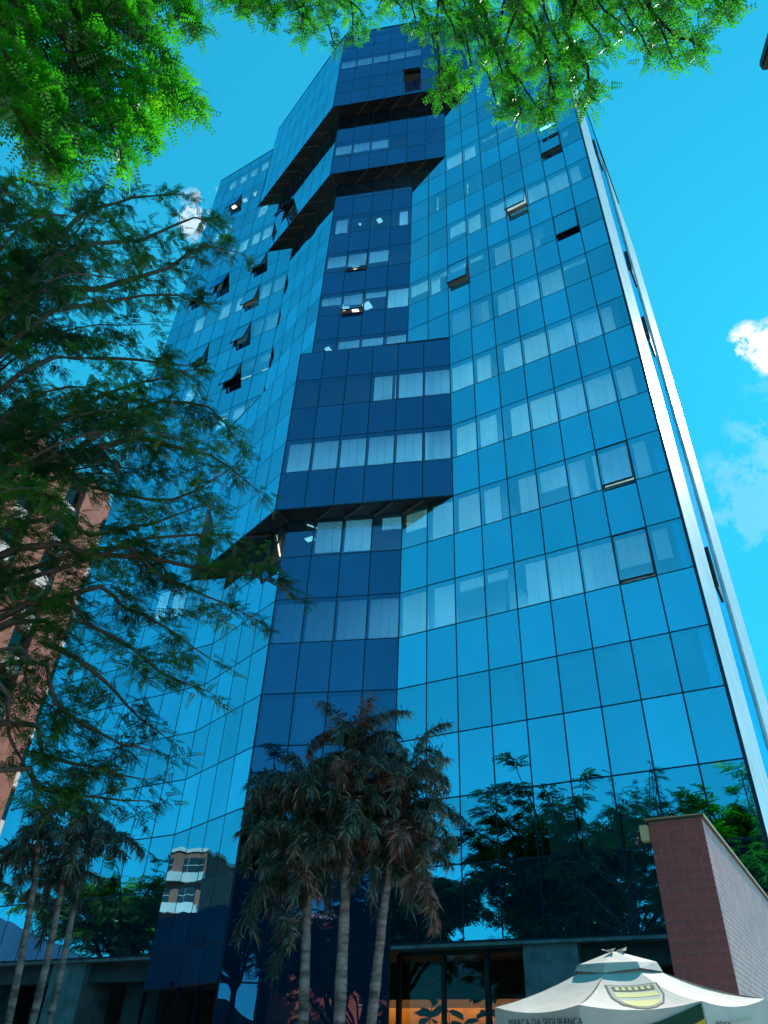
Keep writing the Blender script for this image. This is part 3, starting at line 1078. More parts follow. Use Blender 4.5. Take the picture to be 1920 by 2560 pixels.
for i in range(8):
    a, c = crn[i], crn[(i + 1) % 8]
    ta, tc = tops[i], tops[(i + 1) % 8]
    b = MB()
    NX, NY = 8, 6
    vs = []
    for y in range(NY + 1):
        f = y / NY
        for x in range(NX + 1):
            g = x / NX
            p = (ta + (tc - ta) * g) * (1 - f) + (a + (c - a) * g) * f
            p = p - Z3 * (.045 * 4 * g * (1 - g) * f) - Z3 * (.05 * 4 * f * (1 - f) * (0.6 + .4 * math.sin(i)))
            vs.append(p)
    nv = len(vs)
    vs2 = [v - Z3 * .004 for v in vs]
    fs = []
    for y in range(NY):
        for x in range(NX):
            q = y * (NX + 1) + x
            fs.append((q + NX + 1, q + NX + 2, q + 1, q))
            fs.append((nv + q + 1, nv + q + NX + 2, nv + q + NX + 1, nv + q))
    b.add(vs + vs2, fs)
    b.build('canopy_panel', M['canvas'], par, smooth=True)
    # valance
    b = MB()
    vs = []
    outn = (a + c) / 2
    outn = np.array([outn[0], outn[1], 0])
    outn /= np.linalg.norm(outn)
    for x in range(13):
        g = x / 12
        e = a + (c - a) * g - Z3 * (.045 * 4 * g * (1 - g))
        d_ = .26 - .07 * math.sin(math.pi * g) ** .8
        vs += [e + outn * .004, e + outn * (.012 + .012 * math.sin(g * 9 + i)) - Z3 * d_]
    fs = [(2 * x, 2 * x + 1, 2 * x + 3, 2 * x + 2) for x in range(12)]
    b.add(vs, fs)
    b.build('valance', M['canvas'], par, smooth=True)
    b = MB()
    b.tube([np.array([0, 0, Z_TOP - .08]), c - Z3 * .02], .009, 6)
    b.build('rib', M['steel'], par)
# vent cap and knot on top
b = MB()
vs = []
for i in range(8):
    d_ = crn[i] / UR
    vs.append(np.array([d_[0] * .40, d_[1] * .40, Z_TOP - .035 - .025 * (i % 2)]))
for i in range(8):
    d_ = crn[i] / UR
    vs.append(np.array([d_[0] * .36, d_[1] * .36, Z_TOP + .015]))
for i in range(8):
    d_ = crn[i] / UR
    vs.append(np.array([d_[0] * .06, d_[1] * .06, Z_TOP + .10]))
vs.append(np.array([0, 0, Z_TOP + .11]))
fs = []
for i in range(8):
    j = (i + 1) % 8
    fs += [(i, j, 8 + j, 8 + i), (8 + i, 8 + j, 16 + j, 16 + i), (16 + i, 16 + j, 24)]
vs = [v + Z3 * lean(v) for v in vs]
b.add(vs, fs)
b.build('vent_cap', M['canvas'], par)
b = MB()
for k in range(4):
    a_ = k * 1.7 + .4
    p = np.array([.03 * math.cos(a_), .03 * math.sin(a_), Z_TOP + .10])
    q = np.array([.13 * math.cos(a_), .13 * math.sin(a_), Z_TOP + .105 + .035 * (k % 2)])
    r = np.array([.11 * math.cos(a_ + .8), .11 * math.sin(a_ + .8), Z_TOP + .125])
    b.add([p, q, r, p + Z3 * .02], [(0, 1, 2), (0, 2, 3), (0, 3, 1)])
b.build('top_tie', M['canvas'], par)
b = MB()
b.tube([(0, 0, .1), (0, 0, Z_TOP)], .024, 10)
b.build('pole', M['steel'], par, smooth=True)
b = MB()
b.tube([(0, 0, 0), (0, 0, .10)], [.30, .28], 16)
b.build('base', M['dark_conc'], par)


def text_part(body, size, mat, parent, origin, xdir, ydir, ndir, shear=0.0):
    cu = bpy.data.curves.new('lettering_curve', 'FONT')
    cu.body = body
    cu.size = size
    cu.shear = shear
    cu.extrude = .0006
    cu.resolution_u = 3
    tmp = bpy.data.objects.new('lettering_tmp', cu)
    COL.objects.link(tmp)
    dg = bpy.context.evaluated_depsgraph_get()
    me = bpy.data.meshes.new_from_object(tmp.evaluated_get(dg))
    bpy.data.objects.remove(tmp)
    bpy.data.curves.remove(cu)
    me.materials.clear()
    me.materials.append(mat)
    o = link('lettering', me, parent)
    x, y, n = (Vector(v) for v in (xdir, ydir, ndir))
    x.normalize(); y.normalize(); n.normalize()
    o.matrix_local = Matrix(((x[0], y[0], n[0], origin[0]), (x[1], y[1], n[1], origin[1]), (x[2], y[2], n[2], origin[2]), (0, 0, 0, 1)))
    return o


def unit(v):
    return v / np.linalg.norm(v)


# left valance text, front emblem and swoosh, right valance web address
a, c = crn[0], crn[1]
x = unit(c - a)
n = unit(np.cross(x, Z3))
text_part('MARCA DA SEGURANÇA', .068, M['ink'], par, a + x * .17 + n * .030 - Z3 * .135, x, Z3, n)
a, c = crn[2], crn[3]
x = unit(c - a)
n = unit(np.cross(x, Z3))
text_part('www.', .085, M['ink'], par, a + x * .08 + n * .030 - Z3 * .165, x, Z3, n, .3)
b = MB()
for k in range(9):
    s0 = .29 + k * .034
    b.frame_box(a + n * .030, x, n, Z3, (s0, 0, -.150 + .002 * k), (s0 + .022, .001, -.130 + .002 * k + (.014 if k % 3 == 0 else 0)))
b.build('worn_lettering', M['pale_grey'], par)
a, c = crn[1], crn[2]
x = unit(c - a)
n = unit(np.cross(x, Z3))
wid = np.linalg.norm(c - a)


def swoosh(lo, hi, mat, d0):
    b = MB()
    vs = []
    for k in range(15):
        g = k / 14
        e = a + (c - a) * (.18 + .81 * g) - Z3 * (.045 * 4 * (.18 + .81 * g) * (.82 - .81 * g))
        vs += [e + n * (.020 + d0) - Z3 * lo(g), e + n * (.030 + d0) - Z3 * max(lo(g) + .002, min(hi(g), .20))]
    b.add(vs, [(2 * k, 2 * k + 1, 2 * k + 3, 2 * k + 2) for k in range(14)])
    b.build('printed_swoosh', mat, par)


swoosh(lambda g: .20 - .19 * g ** .75, lambda g: .26 - .15 * g, M['green_print'], .002)
swoosh(lambda g: .245 - .135 * g, lambda g: .245, M['yellow_print'], .004)
# emblem on the front panel, following its curve
ta, tc = tops[1], tops[2]


def panel_pt(ex, ey, lift):
    f = .60 - 1.55 * ey / np.linalg.norm((a + c - ta - tc) / 2)
    wd = np.linalg.norm((tc - ta) * (1 - f) + (c - a) * f)
    g = .56 + ex / wd
    p = (ta + (tc - ta) * g) * (1 - f) + (a + (c - a) * g) * f
    p = p - Z3 * (.045 * 4 * g * (1 - g) * f) - Z3 * (.05 * 4 * f * (1 - f) * (0.6 + .4 * math.sin(1)))
    return p + unit(np.cross(x, (ta + tc) / 2 - (a + c) / 2)) * lift


def emblem(rows, mat, lift, name='emblem_print'):
    """rows: (y, x_left, x_right) from top to bottom."""
    b = MB()
    vs = []
    m_ = 7
    R_ = []
    for (y0, l0, r0), (y1, l1, r1) in zip(rows[:-1], rows[1:]):
        for k in range(4):
            q = k / 4
            R_.append((y0 + (y1 - y0) * q, l0 + (l1 - l0) * q, r0 + (r1 - r0) * q))
    R_.append(rows[-1])
    for y, l_, r_ in R_:
        vs += [panel_pt(l_ + (r_ - l_) * k / (m_ - 1), y, lift) for k in range(m_)]
    fs = [(r * m_ + k, (r + 1) * m_ + k, (r + 1) * m_ + k + 1, r * m_ + k + 1) for r in range(len(R_) - 1) for k in range(m_ - 1)]
    b.add(vs, fs)
    b.build(name, mat, par)


def shield(s):
    return [(.15 * s, -.21 * s, .21 * s), (.0 * s, -.21 * s, .21 * s), (-.12 * s, -.16 * s, .16 * s), (-.19 * s, -.08 * s, .08 * s), (-.215 * s, -.01, .01)]


emblem(shield(1.0), M['green_print'], .004)
emblem(shield(.92), M['canvas'], .006)
emblem(shield(.87), M['pale_grey'], .008)
emblem([(.125, -.165, .165), (.070, -.165, .165)], M['green_print'], .010)
emblem([(.05, -.165, .165), (-.01, -.165, .165)], M['pale_yellow'], .010)
emblem([(-.06, -.155, .155), (-.13, -.11, .115), (-.17, -.05, .05)], M['pale_yellow'], .010)
for k in range(6):
    emblem([(.115, -.140 + k * .050, -.112 + k * .050), (.080, -.140 + k * .050, -.112 + k * .050)], M['pale_yellow'], .012, 'emblem_mark')


# ------------------------------------------------------------------ trees
def leaf_template(pairs, length, ll, lw, droop=.25, taper=.55):
    Q = []
    for i in range(pairs):
        x = length * (.12 + .88 * (i + .5) / pairs)
        s = 1 - (1 - taper) * (i / pairs)
        for sg in (-1, 1):
            bx = np.array([x, 0, -droop * x * x / length])
            tip = bx + np.array([ll * s * .55, sg * ll * s, -.18 * ll])
            mid = (bx + tip) / 2 + np.array([0, 0, .06 * ll])
            pv = np.array([lw * s * .5, -sg * lw * s * .28, 0])
            Q.append([bx, mid + pv, tip, mid - pv])
    return np.array(Q)


def place_leaves(T, pos, fw, upv, scale):
    """T (m,4,3) template; pos, fw, upv (n,3); returns quads."""
    fw = fw / (np.linalg.norm(fw, axis=1, keepdims=True) + 1e-9)
    y = np.cross(upv, fw)
    y /= (np.linalg.norm(y, axis=1, keepdims=True) + 1e-9)
    z = np.cross(fw, y)
    R = np.stack([fw, y, z], 2)                     # n,3,3
    V = np.einsum('nij,mkj->nmki', R, T) * scale[:, None, None, None] + pos[:, None, None, :]
    return V.reshape(-1, 4, 3)


def smooth_path(pts, n=10):
    pts = [np.asarray(p, float) for p in pts]
    P = [2 * pts[0] - pts[1]] + pts + [2 * pts[-1] - pts[-2]]
    out = []
    for i in range(1, len(P) - 2):
        m = max(2, n // (len(pts) - 1))
        for k in range(m):
            t = k / m
            out.append(.5 * ((2 * P[i]) + (-P[i - 1] + P[i + 1]) * t + (2 * P[i - 1] - 5 * P[i] + 4 * P[i + 1] - P[i + 2]) * t * t + (-P[i - 1] + 3 * P[i] - 3 * P[i + 1] + P[i + 2]) * t ** 3))
    out.append(pts[-1])
    return out


class Tree:
    def __init__(self, seed):
        self.g = np.random.default_rng(seed)
        self.wood = MB()
        self.pos, self.fw, self.up, self.sc = [], [], [], []

    def sprays(self, path, every, jitter, spread, flat, scale=(.8, 1.2)):
        g = self.g
        path = np.array(path)
        seg = np.linalg.norm(np.diff(path, axis=0), axis=1)
        L = seg.sum()
        n = max(1, int(L / every))
        cum = np.concatenate([[0], np.cumsum(seg)])
        for s in g.uniform(.08 * L, L, n):
            i = min(np.searchsorted(cum, s) - 1, len(seg) - 1)
            i = max(i, 0)
            t = (s - cum[i]) / (seg[i] + 1e-9)
            p = path[i] + (path[i + 1] - path[i]) * t
            tg = unit(path[i + 1] - path[i] + 1e-9)
            f = tg + g.normal(0, spread, 3)
            f[2] *= flat
            f[2] -= .12
            self.pos.append(p + g.normal(0, jitter, 3))
            self.fw.append(f)
            self.up.append(np.array([0, 0, 1.0]) + g.normal(0, .35, 3))
            self.sc.append(g.uniform(*scale))

    def twig(self, p, d, L, r, depth, every, flat=.6, spread=.7, droop=.10):
        g = self.g
        pts = [np.array(p)]
        d = unit(np.array(d))
        nseg = 4
        for k in range(nseg):
            d = unit(d + g.normal(0, .16, 3) + np.array([0, 0, -droop]))
            pts.append(pts[-1] + d * L / nseg)
        self.wood.tube(pts, [r * (1 - .8 * k / nseg) for k in range(nseg + 1)], 4, cap=False)
        self.sprays(pts, every, .03, spread, flat)
        if depth > 0:
            for k in range(g.integers(2, 4)):
                i = g.integers(1, nseg)
                d2 = unit(pts[i + 1] - pts[i]) + g.normal(0, .65, 3) * np.array([1, 1, flat])
                self.twig(pts[i], d2, L * g.uniform(.45, .75), r * .6, depth - 1, every, flat, spread, droop)

    def limb(self, pts, r0, r1, twigs, tl, every, start=.3, depth=1, flat=.6, spread=.7, sides=6, droop=.10, tip=True):
        g = self.g
        path = smooth_path(pts, 12)
        n = len(path)
        wob = np.cumsum(g.normal(0, r0 * .35, (n, 3)), axis=0)
        wob -= np.linspace(0, 1, n)[:, None] * wob[-1]
        wob[0] = 0
        path = [p + w_ for p, w_ in zip(path, wob)]
        self.wood.tube(path, [r0 + (r1 - r0) * (k / (n - 1)) ** .8 for k in range(n)], sides, cap=False)
        for k in range(twigs):
            s = start + (1 - start) * (k + g.uniform(0, 1)) / twigs
            i = min(int(s * (n - 1)), n - 2)
            tg = unit(path[i + 1] - path[i])
            dr = tg * .6 + g.normal(0, .75, 3) * np.array([1, 1, flat])
            self.twig(path[i], dr, tl * g.uniform(.6, 1.15) * (1.15 - .5 * s), max(.0035, r1 * .62), depth, every, flat, spread, droop)
        if tip:
            self.twig(path[-1], path[-1] - path[-3], tl * .7, r1, depth, every, flat, spread, droop)
        return path

    def build(self, name, label, base, trunk_pts, trunk_r, template, leafmat, barkmat, group=None, keep=None):
        root = thing(name, label, 'tree', tuple(base), 0, group)
        inv = -np.asarray(base, float)
        tb = MB()
        tp = smooth_path(trunk_pts, 10)
        n = len(tp)
        tb.tube([p + inv for p in tp], [trunk_r * (1.25 - .55 * min(1, k / (n - 1) * 1.0)) if k else trunk_r * 1.5 for k in range(n)], 10)
        tb.build('trunk', barkmat, root, smooth=True)
        self.wood.v = [tuple(np.array(v) + inv) for v in self.wood.v]
        self.wood.build('branches', barkmat, root, smooth=True)
        pos, fw, up_, sc = (np.array(q) for q in (self.pos, self.fw, self.up, self.sc))
        if keep is not None:
            k = keep(pos)
            pos, fw, up_, sc = pos[k], fw[k], up_[k], sc[k]
        Q = place_leaves(template, pos + inv, fw, up_, sc)
        link('crown', quads_mesh('crown', Q, leafmat), root, kind='stuff')
        return root


def px_depth_path(pts):
    return [at(x, y, h) for x, y, h in pts]


# bright tree overhead at the upper left
S = .3376
t = Tree(11)
H1 = 2.9
tb = np.array([-5.2, 1.6, 0.0])
nodeA, nodeB = np.array([-4.9, 1.7, 4.6]), np.array([-4.5, 1.8, 5.6])
trunk1 = [tb, tb + [.1, .05, 2.4], nodeA, nodeB]


def L1(pts, r0, r1, tw, tl=.55, start=.15, depth=1):
    q = []
    for i, p in enumerate(pts):
        q.append(p if len(p) == 3 and isinstance(p, np.ndarray) else at(p[0] * S, p[1] * S, H1 * (p[2] if len(p) > 2 else 1.0)))
    t.limb(q, r0, r1, int(tw * 1.2), tl * .27, .030, start, depth, flat=.55, spread=.95)


L1([nodeB, (60, -60, 1.15), (200, 50), (370, 92), (560, 105), (650, 80), (780, 75), (900, 20)], .075, .014, 16)
L1([nodeA, (-120, 250, 1.2), (130, 245), (310, 170), (370, 95), (400, 0), (480, -120)], .07, .014, 12)
L1([(310, 175), (420, 250), (500, 350), (760, 440), (920, 510), (1080, 560), (1280, 640), (1420, 760)], .035, .008, 22)
L1([(560, 100), (740, 110), (870, 180), (1030, 215), (1180, 180), (1330, 120)], .028, .007, 16)
L1([(740, 110), (900, 240), (1100, 330), (1250, 420), (1300, 560)], .02, .006, 14)
L1([(500, 350), (515, 430), (470, 550), (415, 700), (430, 900), (520, 1000)], .02, .006, 18)
L1([(515, 430), (640, 600), (760, 800), (850, 980), (890, 1120)], .018, .006, 20)
L1([(640, 600), (850, 700), (1020, 850), (1020, 960)], .016, .006, 16)
L1([(760, 440), (900, 600), (1080, 720), (1250, 780), (1400, 800)], .016, .006, 16)
L1([nodeA, (-100, 330, 1.2), (0, 370), (120, 570), (170, 700), (250, 850), (300, 960), (390, 1060)], .04, .008, 22)
L1([(120, 570), (250, 650), (330, 800), (520, 950)], .018, .006, 14)
L1([(0, 370), (60, 600), (90, 760), (170, 960), (290, 1080), (390, 1120)], .018, .006, 16)
L1([(780, 75), (950, 30), (1150, 20), (1330, -40), (1420, 60)], .018, .006, 16)
L1([(650, 80), (760, -20), (950, -90), (1150, -120)], .018, .006, 10)
L1([(370, 95), (250, 0), (180, -100)], .02, .006, 8)
L1([(200, 50), (120, 160), (60, 200), (-60, 420)], .016, .006, 8)
L1([(370, 92), (520, -20), (700, -140)], .016, .006, 8)
L1([(300, 180), (230, 330), (260, 480), (200, 520)], .015, .005, 10)
L1([(1330, 120), (1400, 60), (1440, 180)], .01, .004, 8, .4)
# the side of the crown that only the glass sees
for k in range(9):
    a_ = rad(185 + k * 18)
    e = nodeB + np.array([math.cos(a_) * RNG.uniform(2, 4), math.sin(a_) * RNG.uniform(2, 4), RNG.uniform(1.5, 4.5)])
    t.limb([nodeB, nodeB + (e - nodeB) * .5 + Z3 * .6, e], .05, .012, 7, .8, .075, .3, 1)
T_BRIGHT = leaf_template(6, .15, .036, .017)
t.build('canopy_tree', 'bright green tree overhead in the upper left corner with dark forked branches', tb, trunk1, .17, T_BRIGHT, M['leaf_bright'], M['bark'])

# bright canopy hanging in at the top centre and right
t = Tree(23)
H3 = 3.15
tb3 = np.array([1.9, -1.9, 0.0])
n3 = np.array([1.7, -1.2, 5.4])
n3b = np.array([1.4, -.5, 6.6])


def L3(pts, r0=.03, r1=.007, tw=14, tl=.55, start=.35):
    q = [n3b]
    for p in pts:
        q.append(at(p[0] * 1920 / 1659, p[1] * 1920 / 1659, H3 * (p[2] if len(p) > 2 else 1.0)))
    t.limb(q, r0, r1, int(tw * 1.35), tl * .40, .029, start, 1, flat=.55, spread=.95)


for tip in ([(560, -120, .95), (520, 12)], [(560, -100, .95), (480, 2)], [(585, -60), (545, 25)], [(620, -160, .9), (640, 10)], [(600, -100, .9), (590, 30)], [(660, -80), (680, 70)], [(700, -100), (720, 90)], [(740, -90), (790, 40)], [(700, -60), (650, 60)],
            [(830, -100), (870, 20)], [(920, -80), (940, 110)], [(960, -60), (950, 170), (975, 190)], [(1000, -80), (1020, 150)], [(1060, -60), (1090, 180)],
            [(1090, 0), (1120, 190), (1125, 245)], [(1100, 60), (1160, 230)], [(1130, -40), (1190, 130), (1180, 240)], [(1180, -60), (1240, 170)], [(1220, -40), (1280, 190)], [(1250, -50), (1310, 100)],
            [(1290, -60), (1350, 60)], [(1340, -80), (1400, 110)], [(1370, -80), (1440, 60), (1500, 95)], [(1400, -100), (1480, 10)], [(1420, -130), (1540, -20), (1575, 0)],
            [(1000, -120), (1010, 30)], [(1100, -100), (1130, 60)], [(1200, -100), (1230, 50)], [(880, -120), (820, 10)], [(1050, -100), (1060, 90)], [(1150, -90), (1160, 110)], [(960, -90), (985, 80)],
            [(1260, -90), (1290, 20)], [(1340, -110), (1390, 20)], [(1080, -60), (1150, 50), (1200, 210)], [(1230, 20), (1270, 130), (1275, 205)], [(1020, -40), (1050, 110)], [(900, -100), (900, 60)],
            [(700, -130), (740, 0)], [(780, -120), (760, 80)], [(610, -130), (560, 0)], [(1040, -20), (1075, 230)], [(1400, -90), (1450, 120)]):
    L3(tip, tw=10 if len(tip) < 3 else 13)
for k in range(14):
    a_ = rad(-160 + k * 22)
    e = n3b + np.array([math.cos(a_) * RNG.uniform(1.5, 3.4), math.sin(a_) * RNG.uniform(1.5, 3.2) - 1.2, RNG.uniform(.8, 3.2)])
    t.limb([n3b, n3b + (e - n3b) * .5 + Z3 * .5, e], .04, .01, 7, .7, .08, .35, 1)
T_BR3 = leaf_template(5, .13, .034, .017)
t.build('overhanging_tree', 'bright green tree whose leafy branches hang in along the top edge', tb3, [tb3, tb3 + [0, .1, 2.6], n3, n3b], .15, T_BR3, M['leaf_bright'], M['bark'])

# big dark tree on the left
t = Tree(37)
tb2 = np.array([-6.4, 6.6, 0.0])
nd = [np.array([-6.3, 6.7, 3.0]), np.array([-6.1, 6.8, 4.6]), np.array([-6.0, 6.9, 6.4]), np.array([-5.8, 6.9, 8.2])]


def L2(i, pts, r0, r1, tw, tl=.38, start=.2, every=.036, h0=7.6):
    q = [nd[i]]
    for p in pts:
        q.append(at(p[0] * 1920 / 1659, p[1] * 1920 / 1659, p[2] if len(p) > 2 else h0))
    t.limb(q, r0, r1, int(tw * 1.05), tl, every, start, 1, flat=.3, spread=.8, droop=.04)


L2(3, [(120, 520, 7.2), (250, 440), (390, 420)], .05, .010, 16)
L2(3, [(0, 420, 7.0), (100, 400), (170, 380)], .05, .010, 14)
L2(3, [(100, 560, 7.2), (300, 520), (420, 470), (470, 500)], .05, .008, 18)
L2(2, [(0, 668, 7.4), (216, 618), (370, 570), (440, 530), (515, 545)], .07, .008, 26)
L2(2, [(60, 720, 7.3), (220, 660), (360, 640), (420, 650)], .05, .008, 18)
L2(2, [(40, 800, 7.3), (200, 770), (330, 780), (410, 790)], .045, .008, 18)
L2(2, [(-40, 640, 7.4), (60, 560), (160, 500), (230, 400)], .045, .008, 18)
L2(1, [(0, 1032, 7.4), (155, 978), (275, 948), (320, 953), (450, 983), (545, 1050)], .075, .008, 30)
L2(1, [(155, 978), (260, 900), (350, 870), (450, 880), (510, 950)], .05, .008, 22)
L2(1, [(100, 930, 7.4), (230, 850), (340, 820), (415, 800)], .045, .008, 20)
L2(1, [(60, 1010), (200, 1050), (380, 1080), (500, 1010)], .045, .008, 20)
L2(1, [(40, 1130), (200, 1150), (330, 1120), (440, 1090)], .045, .008, 18)
L2(1, [(40, 1180), (180, 1190), (330, 1200), (450, 1220), (540, 1240), (615, 1275)], .055, .007, 30)
L2(1, [(200, 1190), (330, 1240), (450, 1290), (540, 1330)], .035, .007, 20)
L2(1, [(160, 1220), (320, 1170), (450, 1160), (520, 1170)], .035, .007, 18)
L2(0, [(20, 1340, 7.5), (100, 1386), (210, 1456), (275, 1526), (350, 1585)], .05, .007, 22)
L2(0, [(60, 1300), (180, 1340), (290, 1400), (350, 1460), (440, 1490)], .045, .007, 22)
L2(0, [(120, 1290), (260, 1310), (360, 1360), (450, 1420)], .04, .007, 18)
L2(0, [(20, 1430), (120, 1520), (230, 1590), (320, 1620)], .04, .007, 18)
L2(0, [(0, 1560, 7.5), (100, 1620), (200, 1650), (290, 1680)], .04, .007, 16)
L2(0, [(0, 1660, 7.5), (90, 1700), (180, 1720), (300, 1730)], .04, .007, 16)
L2(0, [(-60, 1480, 7.2), (20, 1600), (80, 1700)], .04, .007, 14)
L2(0, [(-20, 1400, 7.2), (60, 1480), (150, 1560)], .035, .007, 12)
for (x_, y_) in ((40, 470), (110, 620), (60, 700), (200, 560), (300, 600), (30, 850), (130, 860), (250, 740), (60, 940), (180, 900), (330, 700), (120, 1080), (280, 1020), (50, 1100), (60, 1260), (200, 1260), (90, 480), (10, 560), (60, 1000), (150, 720), (240, 480), (330, 560), (20, 760), (280, 860), (380, 900), (380, 1020), (420, 950), (10, 620), (180, 640)):
    i = 3 if y_ < 520 else (2 if y_ < 860 else 1)
    hh = RNG.uniform(6.6, 9.2)
    L2(i, [(x_ * .5 - 90, y_ + RNG.uniform(-10, 60), hh), (x_, y_, hh)], .026, .006, 12, .5, .45)
for k in range(26):
    a_ = rad(100 + k * 6.5)
    nn_ = nd[k % 4]
    e = nn_ + np.array([math.cos(a_) * RNG.uniform(2.4, 4.6), math.sin(a_) * RNG.uniform(2.4, 4.6), RNG.uniform(.6, 3.6)])
    t.limb([nn_, nn_ + (e - nn_) * .5 + Z3 * .7, e], .055, .012, 8, 1.1, .12, .3, 1, flat=.4)
T_DARK = leaf_template(8, .175, .032, .016, droop=.2)
t.build('dark_canopy_tree', 'tall dark feathery-leaved tree filling the left side beside the tower', tb2, [tb2] + nd, .22, T_DARK, M['leaf_dark'], M['bark2'])

# street trees that the glass mirrors
T_FAR = leaf_template(5, .62, .20, .11, droop=.25)


def street_tree(seed, base, H, R, label, leaf='leaf_mid'):
    t = Tree(seed)
    base = np.array([base[0], base[1], 0.0])
    g = t.g
    lean = np.array([g.normal(0, .5), g.normal(0, .5), 0])
    fork = base + lean + Z3 * H * .36
    fork2 = base + lean * 1.4 + Z3 * H * .5
    for k in range(17):
        a_ = 2 * math.pi * k / 17 + g.uniform(-.2, .2)
        rr = R * g.uniform(.45, 1.0)
        e = base + np.array([math.cos(a_) * rr, math.sin(a_) * rr, H * (1 - .26 * (rr / R) ** 2) * g.uniform(.84, .97)])
        s_ = fork if k % 2 else fork2
        t.limb([s_, s_ + (e - s_) * np.array([.45, .45, .62]), e], .13, .03, 12, 1.7, .10, .35, 1, flat=.3, spread=.6, droop=.05)
    return t.build('street_tree', label, base, [base, base + lean * .5 + Z3 * H * .2, fork, fork2], .24, T_FAR, M[leaf], M['bark'], group='street trees across the plaza')


street_tree(101, (-12.6, 4.6), 16.6, 6.6, 'broad dark street tree mirrored at the foot of the dark bay')
street_tree(102, (-20.5, 9.5), 14.0, 6.2, 'wide flat-topped street tree mirrored lowest in the right facade', 'leaf_dark')
street_tree(103, (-29.0, 23.0), 12.2, 6.0, 'street tree mirrored in the left facade between slim trunks')
street_tree(104, (-15.5, -9.5), 11.5, 5.0, 'street tree in front of the terracotta house across the street')
street_tree(108, (-9.0, -1.5), 12.0, 4.6, 'dark street tree nearest the camera in the mirrored row', 'leaf_dark')
street_tree(109, (-16.5, 1.0), 14.5, 5.6, 'street tree between two others in the mirrored row')
street_tree(110, (-17.0, 13.5), 13.0, 5.4, 'street tree at the plaza corner mirrored beside the dark bay', 'leaf_dark')
street_tree(107, (-7.3, -3.4), 16.5, 4.8, 'sunlit bright green street tree mirrored at the right end of the facade', 'leaf_bright')
street_tree(105, (-24.0, -3.0), 12.0, 5.5, 'street tree beside the low cream shop house', 'leaf_dark')
street_tree(106, (-33.0, 12.0), 11.0, 5.0, 'street tree in front of the slate blue hall')


# ------------------------------------------------------------------ palms
def frond_mesh(seed, L, arch, leafl, mats, n=80):
    g = np.random.default_rng(seed)
    path = []
    p = np.array([0.0, 0, 0])
    e = rad(g.uniform(30, 75))
    w_ = 0.0
    for k in range(13):
        path.append(p.copy())
        w_ += g.normal(0, .05)
        p = p + np.array([math.cos(e), w_, math.sin(e)]) * L / 12
        e -= arch * g.uniform(.6, 1.4)
    b = MB()
    b.tube(path, [.013 * (1 - .8 * k / 12) for k in range(13)], 4, cap=False, mi=0)
    for k in range(n):
        s = .12 + .88 * k / n
        i = min(int(s * 12), 11)
        q = path[i] + (path[i + 1] - path[i]) * (s * 12 - i)
        tg = unit(path[i + 1] - path[i])
        for sg in (-1, 1):
            for m_ in range(g.integers(1, 3)):
                ll = leafl * (1 - .35 * s) * g.uniform(.5, 1.3)
                dr = unit(tg * g.uniform(-.1, .8) + np.array([0, sg * g.uniform(.3, 1.0), 0]) + np.array([0, 0, -g.uniform(-.2, 1.1)]) + g.normal(0, .3, 3))
                side = unit(np.cross(dr, g.normal(0, 1, 3)) + 1e-6) * leafl * g.uniform(.032, .055)
                m1 = q + dr * ll * .5
                tip = q + dr * ll - Z3 * ll * g.uniform(.1, .6)
                b.add([q, m1 + side, tip, m1 - side], [(0, 1, 2, 3)], 1)
    return b.mesh('frond', mats)


FR = [frond_mesh(500 + k, 1.05, .14 + .05 * (k % 3), .235, [M['bark2'], M['palm_leaf']]) for k in range(7)]
FRD = [frond_mesh(540 + k, 1.05, .19, .235, [M['bark2'], M['palm_dry']]) for k in range(4)]


def palm(label, pts, r, n, dry, group, seed, fl=1.0, zr=1.5):
    g = np.random.default_rng(seed)
    base = np.array([pts[0][0], pts[0][1], 0.0])
    root = thing('palm_tree', label, 'palm tree', tuple(base), 0, group)
    b = MB()
    tp = smooth_path([np.array(p) - base for p in pts], 16)
    b.tube(tp, [r * (1.2 - .55 * k / (len(tp) - 1)) * (1.0 + .10 * (k % 2)) for k in range(len(tp))], 10)
    b.build('trunk', M['palm_bark'], root, smooth=True)
    top = tp[-1]
    for k in range(n):
        me = FRD[k % 4] if k in dry else FR[k % 7]
        o = link('frond', me, root)
        dz = -zr * (k / n) ** 1.4
        o.location = top + np.array([0, 0, dz]) + g.normal(0, .05, 3)
        o.rotation_euler = (g.uniform(-.35, .35), g.uniform(-.75, .45) + .35 * k / n, k * 2.39996 + g.uniform(-.3, .3))
        s = fl * g.uniform(.75, 1.1)
        o.scale = (s, s, s)
    return root


grp = 'palms clustered before the dark bay'


def P3(x, y, h):
    return at(x * 1920 / 1659, y * 1920 / 1659, h)


def trunk_px(lst, h):
    q = [P3(x, y, h) for x, y in lst]
    q0 = q[0] + (q[0] - q[1]) / (q[0][2] - q[1][2]) * (-q[0][2])
    return [q0] + q


